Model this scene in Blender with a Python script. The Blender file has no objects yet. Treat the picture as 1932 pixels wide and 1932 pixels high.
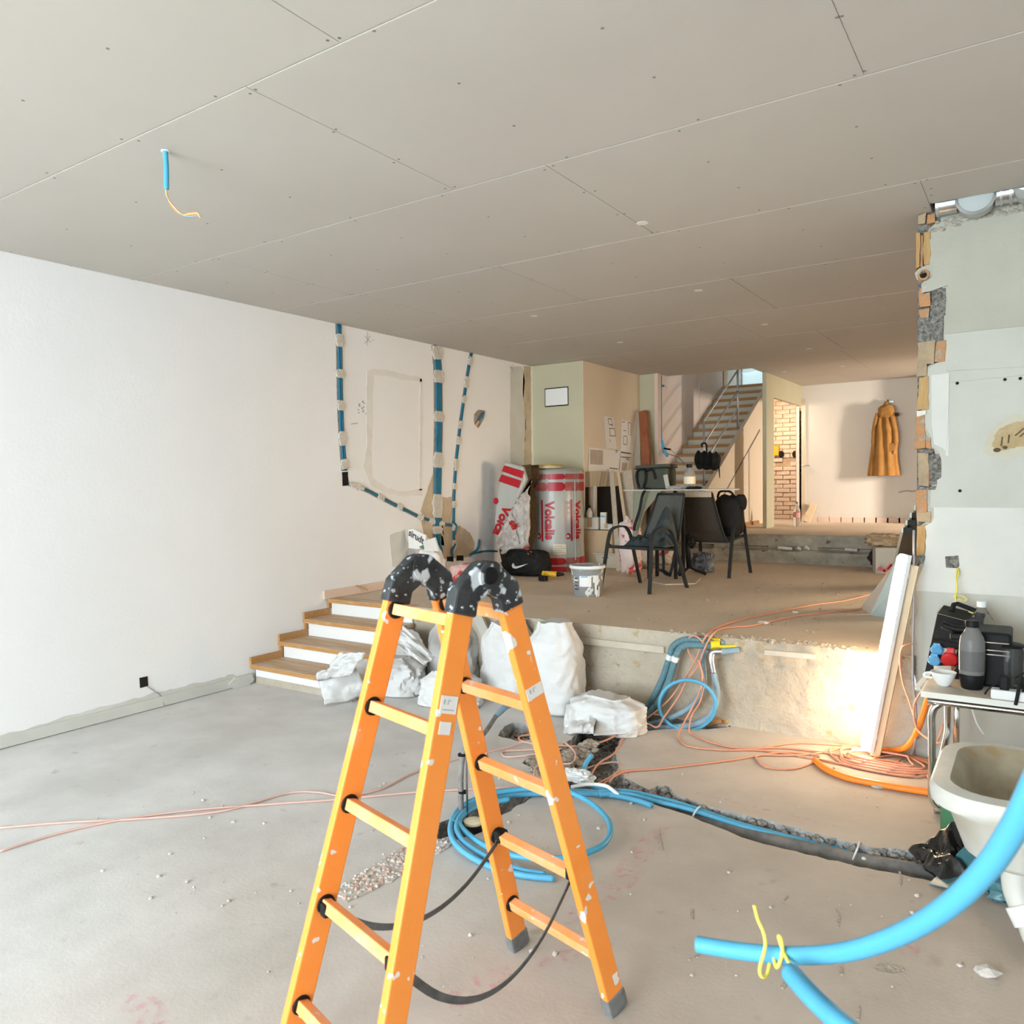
import bpy, bmesh, math, random
import numpy as np
from mathutils import Vector, Matrix, noise
from mathutils.geometry import delaunay_2d_cdt
random.seed(7)
SC = bpy.context.scene
COL = SC.collection
PI = math.pi
# ------------------------------------------------------------------ camera (real pinhole: f from the room's vanishing points)
H = 1.51
_V1 = np.array([1957.4, 898.6]); _V2 = np.array([-1238., 944.4]); _C = np.array([966., 966.]); _F = 1478.
def _n(v): return v / np.linalg.norm(v)
_dY = _n(np.array([*(_V1 - _C), _F])); _dX = -_n(np.array([*(_V2 - _C), _F])); _dX = _n(_dX - _dY * (_dX @ _dY)); _dZ = np.cross(_dX, _dY)
_R = np.stack([_dX, _dY, _dZ])
cam_d = bpy.data.cameras.new('camera'); cam = bpy.data.objects.new('camera', cam_d); COL.objects.link(cam)
cam_d.sensor_width = 36; cam_d.lens = _F / 1932 * 36; cam_d.clip_start = .05; cam_d.clip_end = 100
_m = Matrix.Identity(4)
for i in range(3):
    _m[i][0] = _R[i, 0]; _m[i][1] = -_R[i, 1]; _m[i][2] = -_R[i, 2]
_m[2][3] = H
cam.matrix_world = _m
cam_d.dof.use_dof = True; cam_d.dof.focus_distance = 4.6; cam_d.dof.aperture_fstop = 5.6
SC.camera = cam
SC.view_settings.view_transform = 'Standard'; SC.view_settings.look = 'None'
SC.view_settings.exposure = 0.22; SC.view_settings.gamma = 1.0; SC.view_settings.use_curve_mapping = False
# ------------------------------------------------------------------ world and lights
wd = bpy.data.worlds.new('world'); SC.world = wd; wd.use_nodes = True
wd.node_tree.nodes['Background'].inputs[0].default_value = (.80, .90, 1.0, 1)
wd.node_tree.nodes['Background'].inputs[1].default_value = 1.0
def area(name, loc, target, sx, sy, power, col, spread=PI):
    l = bpy.data.lights.new(name, 'AREA'); l.shape = 'RECTANGLE'; l.size = sx; l.size_y = sy; l.energy = power; l.color = col; l.spread = spread
    o = bpy.data.objects.new(name, l); COL.objects.link(o); o.location = loc
    o.rotation_euler = (Vector(target) - Vector(loc)).to_track_quat('-Z', 'Y').to_euler(); return o
area('daylight_shop_window', (-2.35, -4.35, 1.40), (-2.7, 4, 1.30), 4.9, 2.6, 610, (.80, .915, 1.0))
area('added_side_fill', (1.75, 6.7, 1.25), (-3.0, 6.9, .45), 1.3, .9, 30, (1.0, .79, .55), 1.35)  # warm fill added beyond the right wall to lift the rear platform
area('daylight_rear_window', (1.75, 10.35, 1.95), (-2.3, 12.2, 1.0), .35, .7, 62, (1.0, .86, .74), 1.5)
area('daylight_stair_window', (-3.95, 13.0, 3.5), (-3.8, 11, 2.4), .6, .5, 7, (.85, .95, 1.0))
area('lamp_brick_room', (-3.45, 11.9, 2.55), (-3.25, 12.9, 1.5), .3, .3, 18, (1.0, .80, .60))

cy = SC.cycles
cy.max_bounces = 5; cy.diffuse_bounces = 4; cy.glossy_bounces = 2; cy.transmission_bounces = 6; cy.transparent_max_bounces = 6
cy.caustics_reflective = False; cy.caustics_refractive = False; cy.sample_clamp_indirect = 6.0
cy.use_adaptive_sampling = True; cy.adaptive_threshold = .08; cy.adaptive_min_samples = 10
# ------------------------------------------------------------------ measuring helpers: a sight line met with a real plane
def _ray(px, py): return _R @ np.array([px - _C[0], py - _C[1], _F])
def fl(px, py, z=0.): d = _ray(px, py); t = (z - H) / d[2]; return Vector((d[0] * t, d[1] * t, z))
def wx(px, py, x): d = _ray(px, py); t = x / d[0]; return Vector((x, d[1] * t, H + d[2] * t))
def wy(px, py, y): d = _ray(px, py); t = y / d[1]; return Vector((d[0] * t, y, H + d[2] * t))
def at(px, py, dep): d = _ray(px, py) / _F * dep; return Vector((d[0], d[1], H + d[2]))

# ------------------------------------------------------------------ materials
MATS = {}
def mat(name, c1, c2=None, scale=4., rough=.7, bump=0., bscale=60., metal=0., stretch=None, spots=None, spots2=None, trans=0., alpha=1., emis=None, estr=0., ior=1.45, lo=.35, hi=.65, spec=.4, sss=0.):
    if name in MATS: return MATS[name]
    m = bpy.data.materials.new(name); m.use_nodes = True; nt = m.node_tree; N = nt.nodes; L = nt.links
    b = N['Principled BSDF']
    def I(k, v):
        if k in b.inputs: b.inputs[k].default_value = v
    I('Base Color', (*c1, 1)); I('Roughness', rough); I('Metallic', metal); I('Transmission Weight', trans); I('Alpha', alpha); I('IOR', ior); I('Specular IOR Level', spec)
    tc = N.new('ShaderNodeTexCoord'); mp = N.new('ShaderNodeMapping'); L.new(tc.outputs['Object'], mp.inputs[0])
    if stretch: mp.inputs['Scale'].default_value = stretch
    col = None
    def noisef(s, det=4, rgh=.6):
        n = N.new('ShaderNodeTexNoise'); n.inputs['Scale'].default_value = s; n.inputs['Detail'].default_value = det; n.inputs['Roughness'].default_value = rgh
        L.new(mp.outputs[0], n.inputs['Vector']); return n
    def ramp(src, a, bb):
        r = N.new('ShaderNodeMapRange'); r.inputs[1].default_value = a; r.inputs[2].default_value = bb; L.new(src, r.inputs[0]); return r.outputs[0]
    def mix(fac, ca, cb):
        x = N.new('ShaderNodeMix'); x.data_type = 'RGBA'; L.new(fac, x.inputs[0])
        for v, k in ((ca, 6), (cb, 7)):
            if isinstance(v, tuple): x.inputs[k].default_value = (*v, 1)
            else: L.new(v, x.inputs[k])
        return x.outputs[2]
    if c2 is not None: col = mix(ramp(noisef(scale).outputs[0], lo, hi), c1, c2)
    for sp in (spots, spots2):
        if sp:
            sc_, thr, c3 = sp[:3]; w = sp[3] if len(sp) > 3 else .03
            col = mix(ramp(noisef(sc_, 2, .5).outputs[0], thr, thr + w), col if col is not None else c1, c3)
    if col is not None: L.new(col, b.inputs['Base Color'])
    if bump:
        bn = N.new('ShaderNodeBump'); bn.inputs['Strength'].default_value = bump; bn.inputs['Distance'].default_value = .02
        L.new(noisef(bscale, 3, .65).outputs[0], bn.inputs['Height']); L.new(bn.outputs[0], b.inputs['Normal'])
    if emis: I('Emission Color', (*emis, 1)); I('Emission Strength', estr)
    MATS[name] = m; return m
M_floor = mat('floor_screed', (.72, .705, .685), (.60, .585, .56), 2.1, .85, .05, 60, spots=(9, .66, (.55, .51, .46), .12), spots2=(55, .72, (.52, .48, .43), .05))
def _brown_ramp(m):
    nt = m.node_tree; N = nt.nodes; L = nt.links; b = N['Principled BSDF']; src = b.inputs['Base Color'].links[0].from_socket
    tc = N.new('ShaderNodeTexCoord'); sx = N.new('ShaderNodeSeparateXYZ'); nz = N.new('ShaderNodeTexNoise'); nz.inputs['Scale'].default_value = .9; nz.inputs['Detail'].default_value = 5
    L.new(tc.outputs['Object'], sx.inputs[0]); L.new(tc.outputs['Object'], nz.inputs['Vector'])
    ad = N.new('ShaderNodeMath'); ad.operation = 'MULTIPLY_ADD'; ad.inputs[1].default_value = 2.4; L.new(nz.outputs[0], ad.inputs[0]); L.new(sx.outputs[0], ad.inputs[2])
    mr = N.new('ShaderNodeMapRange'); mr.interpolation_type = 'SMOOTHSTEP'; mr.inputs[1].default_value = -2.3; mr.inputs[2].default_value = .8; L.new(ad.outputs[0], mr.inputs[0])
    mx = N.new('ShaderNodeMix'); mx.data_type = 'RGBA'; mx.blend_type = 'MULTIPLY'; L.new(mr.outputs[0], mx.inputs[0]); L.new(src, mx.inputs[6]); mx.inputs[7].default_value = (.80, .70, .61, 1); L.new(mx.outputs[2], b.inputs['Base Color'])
_brown_ramp(M_floor)  # floor colour turns browner towards the right, edge broken by noise
M_plat = mat('platform_screed', (.71, .585, .45), (.63, .515, .39), 1.3, .85, .10, 40, spots=(30, .70, (.38, .33, .27), .06))
M_conc = mat('old_concrete', (.53, .465, .37), (.43, .37, .285), 3.5, .9, .5, 25, spots=(11, .64, (.42, .33, .20), .08), spots2=(40, .69, (.30, .28, .25), .05))
M_concd = mat('dark_concrete', (.40, .36, .28), (.28, .25, .19), 6, .9, .6, 22, spots=(18, .66, (.16, .13, .10), .06))
M_rub = mat('rubble_earth', (.44, .38, .31), (.28, .23, .18), 22, .95, .8, 40)
M_gravel = mat('grey_gravel', (.46, .45, .43), (.30, .29, .28), 30, .95, .8, 60)
M_chip = mat('debris_chip', (.66, .62, .57), (.50, .45, .40), 14, .9)
M_brickchip = mat('brick_chip', (.52, .30, .22), (.60, .50, .44), 9, .9)
M_wall = mat('white_plaster', (.865, .865, .86), (.84, .835, .82), .8, .8, .05, 40)
M_ceil = mat('ceiling_board', (.54, .505, .45), (.51, .475, .42), .6, .9)
M_fill = mat('joint_filler', (.74, .72, .67), None, rough=.9)
M_plaster = mat('patch_plaster', (.75, .72, .65), (.68, .64, .56), 9, .9, .25, 50)
M_pgrey = mat('render_grey', (.66, .65, .60), (.60, .585, .53), 4, .9, .15, 40)
M_raw = mat('raw_render', (.60, .50, .36), (.50, .40, .28), 7, .95, .4, 40)
M_green = mat('pale_green_plaster', (.55, .52, .365), (.51, .48, .33), 1.2, .85)
M_beige = mat('beige_board', (.74, .63, .49), (.70, .59, .45), 1.5, .85)
M_rw = mat('tile_wall_plaster', (.52, .52, .46), (.47, .47, .41), 2.2, .75, .06, 30, spots=(3.1, .66, (.54, .50, .39), .12))
M_rw2 = mat('old_paint_cream', (.43, .42, .35), (.395, .385, .315), 3, .8, .06, 40)
M_rw3 = mat('white_tile_bed', (.63, .63, .575), (.58, .58, .525), 3, .7, .04, 30)
M_by = mat('yellow_block', (.52, .34, .14), (.40, .24, .10), 14, .9, .5, 40, stretch=(1, 1, .25), spots=(22, .64, (.40, .36, .30), .06))
M_bo = mat('orange_block', (.50, .25, .11), (.40, .23, .12), 12, .9, .5, 40, spots=(24, .57, (.36, .32, .26), .06))
M_bt = mat('tan_block', (.44, .33, .20), (.34, .26, .17), 12, .9, .5, 40, spots=(20, .60, (.42, .20, .10), .06))
M_mort = mat('grey_mortar', (.30, .285, .255), (.12, .115, .10), 55, .95, 1., 70, lo=.40, hi=.62)
M_stain = mat('rust_stain', (.60, .48, .30), (.70, .62, .46), 7, .9, .2, 40)
M_black = mat('black_plastic', (.010, .010, .010), None, rough=.5, spec=.2)
M_blackm = mat('matt_black', (.014, .014, .014), (.024, .024, .022), 20, .85, spec=.15)
M_dark = mat('dark_void', (.015, .012, .010), None, rough=.95)
M_orange = mat('ladder_orange', (1.0, .305, .045), (1.0, .335, .07), 3, .42, .02, 90, spots=(19, .665, (.84, .78, .72), .012), spots2=(5, .66, (.90, .47, .24), .2))
M_rung = mat('ladder_rung_orange', (1.0, .38, .105), (.97, .46, .23), 10, .5, .02, 90, spots=(24, .66, (.78, .66, .56), .05), stretch=(1, 1, 1))
M_hinge = mat('ladder_hinge_black', (.022, .024, .025), (.05, .053, .053), 20, .5, .1, 60, spots=(17, .585, (.60, .64, .66), .04), spots2=(45, .63, (.42, .46, .48), .04))
M_rubber = mat('grey_rubber', (.14, .145, .14), (.22, .22, .21), 30, .8)
M_strap = mat('black_strap', (.085, .085, .08), (.13, .13, .125), 40, .85)
M_white = mat('white_paint', (.80, .80, .78), None, rough=.6)
M_paper = mat('white_paper', (.80, .775, .74), None, rough=.9)
M_wood = mat('oak_tread', (.60, .40, .235), (.54, .345, .19), 7, .6, .05, 60, stretch=(.6, 6, 6), spots=(5, .44, (.64, .535, .43), .22))
M_woode = mat('oak_edge', (.52, .28, .10), (.44, .22, .08), 9, .55, .08, 60, stretch=(.6, 6, 6), spots=(14, .62, (.60, .42, .26), .1))
M_ply = mat('pale_plywood', (.68, .54, .36), (.60, .46, .30), 5, .7, .05, 40, stretch=(6, 6, .5))
M_ply2 = mat('grey_plywood', (.56, .48, .37), (.48, .41, .31), 5, .75, .05, 40, stretch=(6, 6, .5))
M_rust = mat('rust_brown_tube', (.33, .11, .045), (.24, .08, .035), 8, .7)
M_blue = mat('blue_conduit', (.095, .38, .60), (.12, .43, .64), 6, .45)
M_blued = mat('deep_blue_conduit', (.015, .14, .235), (.02, .17, .28), 9, .5)
M_blueb = mat('bright_blue_conduit', (.085, .385, .585), None, rough=.4)
M_teal = mat('teal_insulated_pipe', (.12, .245, .285), (.16, .30, .34), 60, .7, .5, 150)
M_slate = mat('slate_blue_pipe', (.22, .34, .42), (.28, .40, .47), 15, .6)
M_cablep = mat('dusty_pink_cable', (.66, .42, .35), None, rough=.7)
M_cable = mat('salmon_cable', (.72, .335, .215), None, rough=.5)
M_cableo = mat('orange_duct', (.93, .27, .03), None, rough=.45)
M_wgrey = mat('grey_cable', (.35, .33, .33), None, rough=.5)
M_yellow = mat('yellow_tape', (.88, .66, .03), None, rough=.5)
M_ycord = mat('yellow_cord', (.72, .62, .12), None, rough=.6)
M_ywire = mat('yellow_tie', (.92, .74, .12), None, rough=.5)
M_steel = mat('galvanised_steel', (.62, .64, .65), (.50, .52, .53), 12, .28, .05, 30, metal=1.)
M_chrome = mat('chrome', (.70, .69, .67), None, rough=.12, metal=1.)
M_iron = mat('zinc_iron', (.52, .54, .53), (.45, .46, .45), 10, .4, .05, 30, metal=.7)
M_gpipe = mat('dark_grey_pipe', (.16, .155, .15), (.28, .26, .24), 14, .7, .1, 60)
M_sack = mat('white_woven_sack', (.68, .67, .65), (.62, .61, .585), 5, .65, .12, 120)
M_blackbag = mat('black_bin_bag', (.012, .012, .012), None, rough=.14, bump=.15, bscale=9, spec=.7)
M_tealbag = mat('teal_film', (.06, .16, .18), None, rough=.3)
M_greenp = mat('green_plastic', (.06, .20, .10), None, rough=.5)
M_cer = mat('stained_ceramic', (.62, .62, .57), (.56, .55, .485), 5, .4, .05, 20, spots=(4.5, .56, (.50, .46, .36), .16))
M_cerin = mat('dirty_basin', (.43, .38, .27), (.33, .27, .18), 6, .5, .1, 30, spots=(9, .64, (.30, .20, .08), .1))
M_pvc = mat('grey_pvc', (.58, .57, .51), None, rough=.45)
M_alu = mat('anthracite_frame', (.026, .028, .026), None, rough=.55, spec=.25)
M_sling = mat('grey_sling', (.10, .10, .088), (.085, .085, .074), 40, .85)
M_slingd = mat('brown_sling', (.065, .055, .044), (.055, .046, .037), 40, .85)
M_card = mat('cardboard', (.55, .40, .25), (.50, .36, .22), 3, .9)
M_cardw = mat('white_carton', (.72, .68, .61), None, rough=.8)
M_wrap = mat('pack_film', (.50, .495, .45), (.44, .435, .39), 6, .3, .08, 18, stretch=(1, 1, .3))
M_red = mat('print_red', (.45, .012, .02), None, rough=.35)
M_red2 = mat('print_red_faded', (.44, .08, .065), (.40, .16, .135), 7, .35)
M_wool = mat('brown_mineral_wool', (.10, .065, .03), (.06, .035, .015), 30, .98, .7, 60)
M_film = mat('crumpled_film', (.58, .53, .48), (.48, .42, .37), 6, .3, .3, 12)
M_olive = mat('olive_fabric', (.072, .077, .055), (.06, .065, .046), 20, .85)
M_olivep = mat('olive_panel', (.30, .295, .215), (.27, .265, .19), 3, .8)
M_glass = mat('clear_plastic', (.93, .95, .95), None, rough=.05, trans=.95, ior=1.2)
M_water = mat('soda_water', (.30, .31, .31), None, rough=.05, trans=.75, ior=1.2)
M_coat = mat('ochre_canvas', (.36, .175, .045), (.29, .135, .03), 8, .85, .1, 60)
M_trim = mat('bare_trim', (.74, .58, .47), None, rough=.8)
M_stairw = mat('stair_wall', (.74, .65, .585), None, rough=.85)
M_stairs = mat('stair_side', (.68, .58, .45), (.64, .54, .41), 1, .85)
M_riser = mat('stair_riser', (.58, .54, .43), None, rough=.85)
M_oakd = mat('stair_tread_oak', (.40, .20, .065), (.34, .165, .05), 6, .6)
M_bath = mat('whitewashed_brick', (.80, .66, .52), (.70, .50, .35), 6, .9, .4, 30)
M_bath2 = mat('whitewashed_brick_red', (.70, .47, .32), (.80, .66, .52), 9, .9, .4, 30)
M_mor2 = mat('lime_mortar', (.60, .45, .31), (.46, .32, .20), 9, .95, .5, 40)
M_backw = mat('rear_wall_plaster', (.70, .66, .59), (.67, .63, .555), 1, .85)
M_sky = mat('stair_window_glass', (.5, .62, .66), None, rough=.3, emis=(.42, .66, .72), estr=.55)
M_tube = mat('led_tube', (1, 1, 1), None, emis=(1.0, .74, .48), estr=55.)
M_lblue = mat('socket_blue', (.12, .36, .60), None, rough=.4)
M_sred = mat('socket_red', (.62, .03, .03), None, rough=.35)
M_lid = mat('cream_lid', (.78, .68, .48), None, rough=.4)
M_bucket = mat('grey_bucket', (.28, .29, .28), (.24, .25, .24), 6, .55, .05, 30, spots=(9, .57, (.70, .69, .65), .02), spots2=(21, .64, (.74, .73, .70), .03))
M_tub = mat('dusty_tub', (.60, .53, .42), (.52, .45, .35), 8, .8)
M_tool = mat('tool_yellow', (.70, .42, .03), None, rough=.5)
M_navy = mat('navy_jacket', (.022, .03, .032), (.05, .065, .065), 9, .8)
M_bdark = mat('backpack_black', (.008, .008, .007), None, rough=.8)
M_pink = mat('pink_print', (.66, .33, .29), None, rough=.6)
M_drywall = mat('plasterboard_offcut', (.47, .57, .57), (.43, .52, .52), 3, .85)
M_dwe = mat('plasterboard_back', (.52, .45, .37), None, rough=.9)
M_dust = mat('dusty_board', (.45, .43, .37), None, rough=.9)
M_profile = mat('profile_black', (.02, .022, .02), None, rough=.5)
M_profe = mat('profile_edge', (.52, .55, .50), None, rough=.5)
M_ink = mat('ink', (.10, .09, .09), None, rough=.9)
M_inkg = mat('pencil_grey', (.42, .42, .42), None, rough=.9)
M_inkb = mat('render_tone', (.45, .37, .31), (.52, .45, .39), 9, .9)
M_copper = mat('wire_copper', (.62, .26, .14), None, rough=.5)
M_bwhite = mat('bone_white', (.78, .79, .77), None, rough=.35)
M_tabtop = mat('table_laminate', (.60, .53, .44), (.54, .47, .38), 4, .5)
M_tabedge = mat('table_edge', (.70, .69, .62), None, rough=.5)
M_screw = mat('screw_head', (.22, .20, .18), None, rough=.7)
M_spray = None

# ------------------------------------------------------------------ mesh building
class B:
    def __init__(s): s.v = []; s.f = []; s.mi = []; s.cm = 0
    def add(s, vs, fs):
        o = len(s.v); s.v += [tuple(v) for v in vs]; s.f += [tuple(i + o for i in f) for f in fs]; s.mi += [s.cm] * len(fs); return s
    def box(s, c, d, M=None):
        x, y, z = d[0] / 2, d[1] / 2, d[2] / 2
        vs = [Vector((a, b, e)) for a in (-x, x) for b in (-y, y) for e in (-z, z)]
        if M is not None: vs = [M @ v for v in vs]
        vs = [v + Vector(c) for v in vs]
        return s.add(vs, [(0, 1, 3, 2), (4, 6, 7, 5), (0, 4, 5, 1), (2, 3, 7, 6), (0, 2, 6, 4), (1, 5, 7, 3)])
    def bb(s, a, b):
        return s.box([(a[i] + b[i]) / 2 for i in range(3)], [abs(b[i] - a[i]) for i in range(3)])
    def beam(s, a, b, wdir, w, d):
        a = Vector(a); b = Vector(b); ax = (b - a).normalized(); wd = Vector(wdir); wd = (wd - ax * wd.dot(ax)).normalized(); dd = ax.cross(wd)
        vs = [p + wd * (i * w / 2) + dd * (j * d / 2) for p in (a, b) for i, j in ((-1, -1), (1, -1), (1, 1), (-1, 1))]
        return s.add(vs, [(3, 2, 1, 0), (4, 5, 6, 7), (0, 1, 5, 4), (1, 2, 6, 5), (2, 3, 7, 6), (3, 0, 4, 7)])
    def cyl(s, a, b, r0, r1=None, n=16, caps=True):
        return s.tube([a, b], [r0, r0 if r1 is None else r1], n, caps)
    def tube(s, pts, r, n=8, caps=True, closed=False, flat=None):
        pts = [Vector(p) for p in pts]; k = len(pts)
        rs = r if isinstance(r, (list, tuple)) else [r] * k
        tan = []
        for i in range(k):
            a = pts[(i - 1) % k if closed else max(i - 1, 0)]; b = pts[(i + 1) % k if closed else min(i + 1, k - 1)]
            t = b - a; tan.append(t.normalized() if t.length > 1e-9 else Vector((0, 0, 1)))
        u = tan[0].orthogonal().normalized(); vs = []
        for i in range(k):
            u = (u - tan[i] * u.dot(tan[i])); u = u.normalized() if u.length > 1e-6 else tan[i].orthogonal().normalized()
            w = tan[i].cross(u)
            for j in range(n):
                an = 2 * PI * j / n; vs.append(pts[i] + (u * math.cos(an) + w * math.sin(an)) * rs[i])
        fs = []
        for i in range(k if closed else k - 1):
            i2 = (i + 1) % k
            for j in range(n): fs.append((i * n + j, i * n + (j + 1) % n, i2 * n + (j + 1) % n, i2 * n + j))
        if caps and not closed: fs += [tuple(range(n - 1, -1, -1)), tuple((k - 1) * n + j for j in range(n))]
        return s.add(vs, fs)
    def ribbon(s, pts, wdirs, w, th):
        pts = [Vector(p) for p in pts]; k = len(pts); vs = []
        for i in range(k):
            t = (pts[min(i + 1, k - 1)] - pts[max(i - 1, 0)]).normalized()
            wd = Vector(wdirs[i] if isinstance(wdirs, list) else wdirs); wd = (wd - t * wd.dot(t)).normalized(); nn = t.cross(wd)
            for a, b in ((-1, -1), (1, -1), (1, 1), (-1, 1)): vs.append(pts[i] + wd * (a * w / 2) + nn * (b * th / 2))
        fs = [(3, 2, 1, 0), tuple((k - 1) * 4 + j for j in range(4))]
        for i in range(k - 1):
            for j in range(4): fs.append((i * 4 + j, i * 4 + (j + 1) % 4, i * 4 + 4 + (j + 1) % 4, i * 4 + 4 + j))
        return s.add(vs, fs)
    def lathe(s, prof, c, n=24, M=None, caps=True, sx=1, sy=1):
        vs = []
        for r, z in prof:
            for j in range(n):
                a = 2 * PI * j / n; v = Vector((r * math.cos(a) * sx, r * math.sin(a) * sy, z))
                vs.append((M @ v if M is not None else v) + Vector(c))
        k = len(prof); fs = []
        for i in range(k - 1):
            for j in range(n): fs.append((i * n + j, i * n + (j + 1) % n, (i + 1) * n + (j + 1) % n, (i + 1) * n + j))
        if caps: fs += [tuple(range(n - 1, -1, -1)), tuple((k - 1) * n + j for j in range(n))]
        return s.add(vs, fs)
    def prism(s, poly, off):
        poly = [Vector(p) for p in poly]; off = Vector(off); k = len(poly)
        vs = poly + [p + off for p in poly]
        nrm = Vector((0, 0, 0))
        for i in range(k): nrm += poly[i].cross(poly[(i + 1) % k])
        fl_ = nrm.dot(off) < 0
        fs = [tuple(range(k - 1, -1, -1)), tuple(range(k, 2 * k))] + [(i, (i + 1) % k, (i + 1) % k + k, i + k) for i in range(k)]
        if fl_: fs = [tuple(reversed(f)) for f in fs]
        return s.add(vs, fs)
    def sphere(s, c, r, n=12, m=8, sz=(1, 1, 1)):
        prof = [(max(1e-4, r * math.sin(PI * i / m)), -r * math.cos(PI * i / m)) for i in range(m + 1)]
        vs0 = len(s.v); s.lathe(prof, (0, 0, 0), n)
        for i in range(vs0, len(s.v)): v = s.v[i]; s.v[i] = (v[0] * sz[0] + c[0], v[1] * sz[1] + c[1], v[2] * sz[2] + c[2])
        return s
    def blob(s, c, d, seed=0, amp=.12, freq=2.2, n=36, m=24, e=.7, fold=0., flat=True, M=None, ff=5.):
        # superellipsoid with noise folds, flat underside
        c = Vector(c); vs = []
        sg = lambda x, p: math.copysign(abs(x) ** p, x)
        for i in range(m + 1):
            ph = -PI / 2 + PI * i / m
            for j in range(n):
                th = 2 * PI * j / n
                v = Vector((sg(math.cos(ph), e) * sg(math.cos(th), e), sg(math.cos(ph), e) * sg(math.sin(th), e), sg(math.sin(ph), e)))
                q = v * freq + Vector((seed * 3.7, seed * 1.3, -seed * 2.1))
                k = 1 + amp * noise.noise(q) + amp * .5 * noise.noise(q * 2.3)
                if fold:
                    w = noise.noise(q * 1.7 + Vector((9, 2, 4))); k += fold * (abs(math.sin(ff * (w + .35 * v.z + .5 * noise.noise(q * .8)))) - .6)
                v = Vector((v.x * k * d[0] / 2, v.y * k * d[1] / 2, v.z * k * d[2] / 2))
                if flat: v.z = max(v.z, -d[2] / 2 * .93)
                if M is not None: v = M @ v
                vs.append(v + c)
        fs = [(i * n + j, i * n + (j + 1) % n, (i + 1) * n + (j + 1) % n, (i + 1) * n + j) for i in range(m) for j in range(n)]
        return s.add(vs, fs)
    def rock(s, c, r, sz=(1, 1, .7)):
        P = (1 + 5 ** .5) / 2
        V = [(-1, P, 0), (1, P, 0), (-1, -P, 0), (1, -P, 0), (0, -1, P), (0, 1, P), (0, -1, -P), (0, 1, -P), (P, 0, -1), (P, 0, 1), (-P, 0, -1), (-P, 0, 1)]
        Fs = [(0, 11, 5), (0, 5, 1), (0, 1, 7), (0, 7, 10), (0, 10, 11), (1, 5, 9), (5, 11, 4), (11, 10, 2), (10, 7, 6), (7, 1, 8), (3, 9, 4), (3, 4, 2), (3, 2, 6), (3, 6, 8), (3, 8, 9), (4, 9, 5), (2, 4, 11), (6, 2, 10), (8, 6, 7), (9, 8, 1)]
        R = Matrix.Rotation(random.random() * 6.3, 3, 'Z') @ Matrix.Rotation(random.random() * 6.3, 3, 'X')
        vs = []
        for v in V:
            w = R @ (Vector(v) * (r / 1.9 * random.uniform(.65, 1.2))); vs.append((w.x * sz[0] + c[0], w.y * sz[1] + c[1], w.z * sz[2] + c[2]))
        return s.add(vs, Fs)
    def grid(s, fn, nu, nv):
        vs = [fn(i / nu, j / nv) for j in range(nv + 1) for i in range(nu + 1)]; w = nu + 1
        return s.add(vs, [(j * w + i, j * w + i + 1, (j + 1) * w + i + 1, (j + 1) * w + i) for j in range(nv) for i in range(nu)])
    def build(s, name, m, parent=None, smooth=None, bevel=0, world=True, solid=0):
        me = bpy.data.meshes.new(name); me.from_pydata(s.v, [], s.f)
        for mm in (m if isinstance(m, (list, tuple)) else [m]): me.materials.append(mm)
        if any(s.mi): me.polygons.foreach_set('material_index', s.mi)
        me.update()
        if smooth:
            me.polygons.foreach_set('use_smooth', [True] * len(me.polygons)); me.set_sharp_from_angle(angle=math.radians(smooth if smooth is not True else 180))
        o = bpy.data.objects.new(name, me); COL.objects.link(o)
        if parent is not None:
            o.parent = parent
            if world: o.matrix_parent_inverse = BASE[parent.name].inverted() if parent.name in BASE else Matrix.Identity(4)
        if bevel:
            md = o.modifiers.new('bevel', 'BEVEL'); md.width = bevel; md.segments = 2; md.limit_method = 'ANGLE'
        if solid:
            md = o.modifiers.new('solid', 'SOLIDIFY'); md.thickness = solid; md.offset = 0
        return o
BASE = {}
def thing(name, label, cat, loc=(0, 0, 0), rz=0., group=None):
    o = bpy.data.objects.new(name, None); COL.objects.link(o); o.empty_display_size = .1
    o.location = loc; o.rotation_euler = (0, 0, rz); BASE[o.name] = Matrix.Translation(Vector(loc)) @ Matrix.Rotation(rz, 4, 'Z')
    return tag(o, label, cat, group)
def tag(o, label, cat, group=None):
    o['label'] = label; o['category'] = cat
    if group: o['group'] = group
    return o
def struct(o): o['kind'] = 'structure'; return o
def stuff(o): o['kind'] = 'stuff'; return o
def cr(pts, per=8, closed=False):
    pts = [Vector(p) for p in pts]; out = []; k = len(pts)
    for i in range(k if closed else k - 1):
        g = lambda j: pts[j % k] if closed else pts[max(0, min(k - 1, j))]
        p0, p1, p2, p3 = g(i - 1), g(i), g(i + 1), g(i + 2)
        for q in range(per):
            t = q / per; out.append(.5 * ((2 * p1) + (p2 - p0) * t + (2 * p0 - 5 * p1 + 4 * p2 - p3) * t * t + (3 * p1 - p0 - 3 * p2 + p3) * t ** 3))
    if not closed: out.append(pts[-1])
    return out
def text2d(txt, size=1., bold=0., ax='CENTER'):
    cu = bpy.data.curves.new('t', 'FONT'); cu.body = txt; cu.size = size; cu.offset = bold; cu.align_x = ax; cu.align_y = 'CENTER'; cu.resolution_u = 3
    o = bpy.data.objects.new('t', cu); COL.objects.link(o); dg = bpy.context.evaluated_depsgraph_get(); dg.update()
    me = o.evaluated_get(dg).to_mesh(); bm = bmesh.new(); bm.from_mesh(me); bmesh.ops.triangulate(bm, faces=bm.faces[:])
    o.evaluated_get(dg).to_mesh_clear(); bpy.data.objects.remove(o); bpy.data.curves.remove(cu)
    return bm
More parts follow.
